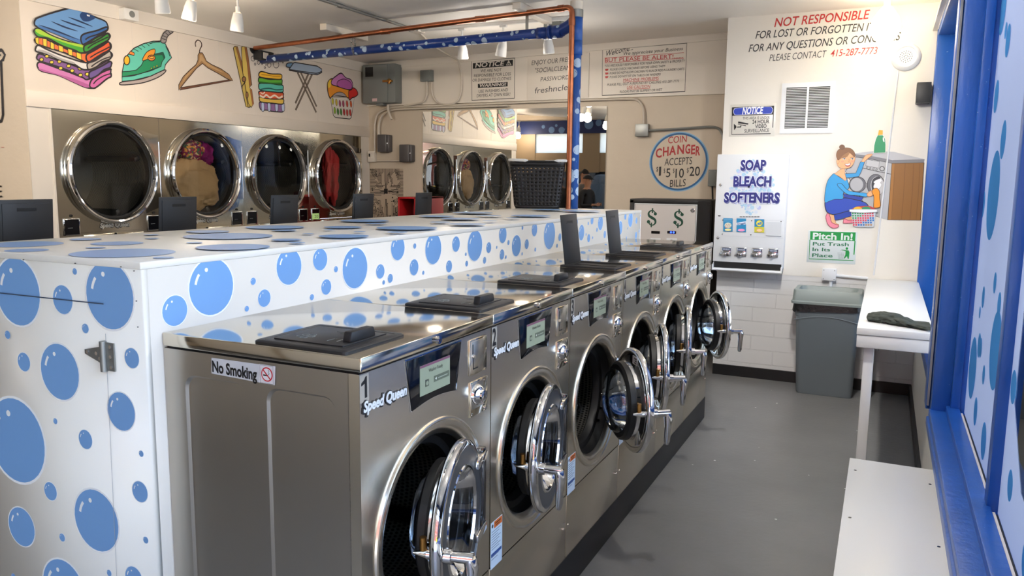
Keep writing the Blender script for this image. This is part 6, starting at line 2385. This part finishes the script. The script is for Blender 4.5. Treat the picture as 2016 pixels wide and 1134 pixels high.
# ================================================================ PEOPLE SEEN IN THE MIRROR
SKINM = mat('skin', (190, 140, 112), .55)
HAIRM = mat('dark_hair', (34, 26, 22), .7)
def person(loc, rz, shirt, trousers, label, k=1., cap=None, hair=None, arms='down'):
    """one continuous skinned body, faces coloured by region"""
    v, e, r = [], [], []
    def add(p, rad, par=None):
        v.append(p)
        r.append(rad)
        if par is not None:
            e.append((par, len(v)-1))
        return len(v)-1
    pel = add((0, 0, .94), (.15, .11))
    wa = add((0, 0, 1.08), (.14, .10), pel)
    ch = add((0, -.01, 1.28), (.17, .12), wa)
    st = add((0, 0, 1.42), (.13, .09), ch)
    nk = add((0, -.01, 1.50), (.058, .058), st)
    hd0 = add((0, -.02, 1.58), (.07, .078), nk)
    hd1 = add((0, -.022, 1.66), (.076, .094), hd0)
    hd2 = add((0, -.012, 1.725), (.055, .066), hd1)
    for s in (-1, 1):
        hip = add((s*.09, 0, .86), (.092, .095), pel)
        kn = add((s*.10, -.02, .49), (.062, .066), hip)
        an = add((s*.105, .02, .10), (.042, .046), kn)
        add((s*.11, -.13, .045), (.045, .035), an)
        sh = add((s*.19, 0, 1.40), (.068, .066), st)
        if arms == 'down':
            el = add((s*.24, .02, 1.12), (.046, .046), sh)
            wr = add((s*.235, -.08, .88), (.030, .026), el)
            d = V(0, -.25, -1).normalized()
        else:
            el = add((s*.24, -.02, 1.13), (.046, .046), sh)
            wr = add((s*.13, -.24, 1.15), (.030, .026), el)
            d = V(-s*.6, -.8, .1).normalized()
        w = Vector(v[wr])
        pm = add(tuple(w+d*.07), (.036, .018), wr)
        for q in range(4):
            o = V(0, (q-1.5)*.019, 0) if arms == 'down' else V(0, 0, (q-1.5)*.019)
            a = add(tuple(w+d*.105+o), (.010, .010), pm)
            add(tuple(w+d*(.165-.012*abs(q-1.3))+o+V(-s*.012, 0, 0)), (.008, .008), a)
        th = add(tuple(w+d*.055+V(-s*.02, -.03, .0)), (.011, .011), wr)
        add(tuple(w+d*.09+V(-s*.03, -.045, 0)), (.009, .009), th)
    me = bpy.data.meshes.new('person')
    me.from_pydata(v, e, [])
    o = bpy.data.objects.new('person', me)
    COL.objects.link(o)
    sk = o.modifiers.new('skin', 'SKIN')
    sub = o.modifiers.new('smooth', 'SUBSURF')
    sub.levels = sub.render_levels = 2
    for i, d in enumerate(me.skin_vertices[0].data):
        d.radius = r[i]
    me.skin_vertices[0].data[0].use_root = True
    bpy.context.view_layer.update()
    ev = o.evaluated_get(bpy.context.evaluated_depsgraph_get())
    m2 = bpy.data.meshes.new_from_object(ev)
    bpy.data.objects.remove(o)
    for q in (SKINM, shirt, trousers, RUBBER):
        m2.materials.append(q)
    for f in m2.polygons:
        c = f.center
        hand = (arms == 'down' and c.z < .885 and abs(c.x) > .19) or (arms != 'down' and c.y < -.235 and c.z > 1.0)
        f.material_index = 3 if c.z < .09 else 0 if hand or c.z > 1.475 else 2 if c.z < .93 and not (abs(c.x) > .205) else 1
        f.use_smooth = True
    o = bpy.data.objects.new('person', m2)
    COL.objects.link(o)
    o.location = loc
    o.rotation_euler = (0, 0, rz)
    o.scale = (k, k, k)
    ORG[o.name] = V(0, 0, 0)
    tag(o, label, 'person')
    # face
    m = MB()
    m.grid(lambda u, v_: V(.012*sin(pi*v_)*cos(2*pi*u)*.9, -.118-.020*sin(pi*v_*.8), 1.628+.045*(1-v_)) , 10, 6, SKINM, closeu=True)
    m.build('nose', o, org=(0, 0, 0))
    m = MB()
    for s in (-1, 1):
        m.cyl((s*.031, -.109, 1.668), (s*.031, -.116, 1.668), .010, paint((230, 226, 220)), n=12)
        m.cyl((s*.031, -.115, 1.668), (s*.031, -.1175, 1.668), .0055, DARK, n=10)
        m.box((s*.031-.017, -.117, 1.685), (s*.031+.017, -.108, 1.690), HAIRM)
    m.box((-.024, -.112, 1.595), (.024, -.102, 1.604), paint((150, 84, 76)), .003)
    m.build('face', o, org=(0, 0, 0))
    m = MB()
    for s in (-1, 1):
        m.box((s*.082-.008, -.025, 1.63), (s*.082+.008, .012, 1.69), SKINM, .007, 3)
    m.build('ear', o, org=(0, 0, 0))
    if hair or cap:
        hm = cap or hair
        m = MB()
        z0 = 1.695 if cap else 1.68
        m.grid(lambda u, v_: V(.086*cos(2*pi*u)*cos(pi/2*v_), -.012+.105*sin(2*pi*u)*cos(pi/2*v_), z0+(.085 if cap else .10)*sin(pi/2*v_)-(.035*max(0, sin(2*pi*u)) if not cap else 0)), 28, 9, hm, closeu=True)
        if cap:
            m.grid(lambda u, v_: V(.075*cos(pi*u)*(1-.1*v_), -.10-.085*v_*sin(pi*u), z0+.006-.018*v_), 14, 5, hm)
        h = m.build('cap' if cap else 'hair', o, org=(0, 0, 0), recalc=True)
        if cap:
            h.modifiers.new('wall', 'SOLIDIFY').thickness = .004
    return o
BLKJ = mat('black_jacket', (26, 26, 30), .7)
GRYJ = mat('grey_hooded_top', (120, 116, 110), .8)
JEAN = mat('dark_jeans', (36, 42, 60), .8)
person((-5.62, -.10, 0), radians(105), BLKJ, JEAN, 'person in a black jacket and black cap near the street front, seen in the mirror', .97, cap=BLKJ, arms='bent')
person((-5.82, -.42, 0), radians(90), GRYJ, JEAN, 'taller person in a grey top behind the one in the cap, seen in the mirror', 1.04, hair=HAIRM)
person((-6.28, -.25, 0), radians(160), BLKJ, JEAN, 'bald person in dark clothes, seen in the mirror beside the blue pipe', .985)

# ================================================================ STREET OUTSIDE
ASPH = mat('asphalt', (92, 94, 98), .8, var=.1, vscale=2)
WALK = mat('sidewalk', (168, 166, 160), .8, var=.06, vscale=3)
m = MB()
m.box((-40, -40, -.32), (40, 40, -.25), ASPH)
struct(m.build('ground_street'))
m = MB()
m.box((.42, -4.0, -.25), (3.6, 14, -.10), WALK)
m.box((-12, -4.0, -.25), (.42, -.92, -.10), WALK)
struct(m.build('ground_sidewalk'))
def building(x0, x1, y0, y1, h, face, col, label, nx, nz):
    t = thing('building', ((x0+x1)/2, (y0+y1)/2, -.25), label, 'building', 'buildings across the street')
    C = mat('facade', col, .8, var=.05)
    m = MB()
    m.box((x0, y0, -.25), (x1, y1, h), C)
    m.build('walls', t)
    m = MB()
    m.box((x0-.2, y0-.2, h), (x1+.2, y1+.2, h+.35), TRIMW)
    m.build('cornice', t)
    for i in range(nx):
        for k in range(nz):
            z = 1.0+k*3.0
            m = MB()
            if face == 'x':
                y = y0+(y1-y0)*(i+.5)/nx
                m.box((x0-.08, y-.65, z), (x0+.01, y+.65, z+1.7), TRIMW)
                m.box((x0-.10, y-.55, z+.1), (x0-.07, y+.55, z+1.6), BLACKG)
            else:
                x = x0+(x1-x0)*(i+.5)/nx
                m.box((x-.65, y1-.01, z), (x+.65, y1+.08, z+1.7), TRIMW)
                m.box((x-.55, y1+.07, z+.1), (x+.55, y1+.10, z+1.6), BLACKG)
            m.build('window', t)
building(19, 26, -6, 12, 5.6, 'x', (196, 178, 158), 'tan building across the side street, seen through the window', 5, 2)
building(15, 22, 13, 30, 9.5, 'x', (150, 168, 176), 'blue grey building farther up the side street, seen through the window', 4, 3)
building(-22, -6, -24, -17, 8, 'y', (200, 190, 180), 'pale building across the front street, left of the red one', 5, 2)
building(-5, 10, -24, -17, 9, 'y', (150, 80, 66), 'red building across the front street', 5, 3)
CARY = mat('yellow_car_paint', (236, 204, 30), .2, coat=.6)
CARW = mat('white_van_paint', (224, 226, 228), .3, coat=.4)
def car(loc, rz, paintm, label, van=False):
    t = thing('car', loc, label, 'car')
    M = Matrix.Translation(loc) @ Matrix.Rotation(rz, 4, 'Z')
    if van:
        prof = [(-2.3, .35), (2.2, .35), (2.3, .8), (2.15, 1.15), (1.6, 1.25), (1.0, 2.0), (-2.2, 2.05), (-2.35, 1.8)]
        w, cab = .95, [(.95, 1.2), (1.5, 1.25), (.98, 1.85), (-.2, 1.9), (-.2, 1.2)]
    else:
        prof = [(-1.75, .35), (1.7, .32), (1.78, .55), (1.68, .78), (1.05, .92), (.45, 1.36), (-.25, 1.48), (-1.0, 1.42), (-1.6, 1.0), (-1.8, .75)]
        w, cab = .80, [(.92, .95), (.40, 1.30), (-.25, 1.40), (-.9, 1.34), (-1.35, 1.0)]
    def place(m, name, par):
        for v in m.bm.verts:
            v.co = M @ v.co
        return m.build(name, par)
    m = MB()
    m.prism([(a, b) for a, b in prof], 'y', -w, w, paintm, .10)
    place(m, 'body', t)
    for s in (-1, 1):
        m = MB()
        m.prism(cab, 'y', s*(w-.05), s*(w+.006), BLACKG)
        place(m, 'side_window', t)
    m = MB()
    if van:
        m.prism([(1.62, 1.28), (1.05, 1.95), (1.07, 1.97), (1.66, 1.28)], 'y', -.8, .8, BLACKG)
    else:
        m.prism([(1.03, .95), (.48, 1.36), (.50, 1.38), (1.08, .96)], 'y', -.66, .66, BLACKG)
    place(m, 'windscreen', t)
    for x in (-1.1, 1.15) if not van else (-1.4, 1.4):
        for s in (-1, 1):
            m = MB()
            m.lathe([(-.09, .2), (-.1, .29), (0, .32), (.1, .29), (.1, .19, CHROMED), (.06, .18, CHROMED), (.07, 0, CHROMED)] if s > 0 else [(.09, .2), (.1, .29), (0, .32), (-.1, .29), (-.1, .19, CHROMED), (-.06, .18, CHROMED), (-.07, 0, CHROMED)], (x, s*(w-.06), .32), 'y', RUBBER, 28)
            place(m, 'wheel', t)
    m = MB()
    for s in (-1, 1):
        m.cyl((prof[2][0]-.08, s*(w-.22), .66), (prof[2][0]+.02, s*(w-.22), .66), .10, paint((236, 238, 240)), n=18)
    place(m, 'headlight', t)
    return t
car((3.2, -7.2, -.25), radians(20), CARY, 'small yellow car parked across the front street')
car((9.0, 4.0, -.25), radians(90), CARW, 'white van parked along the side street', True)
car((-5.5, -7.4, -.25), radians(0), CARW, 'white van parked on the front street', True)
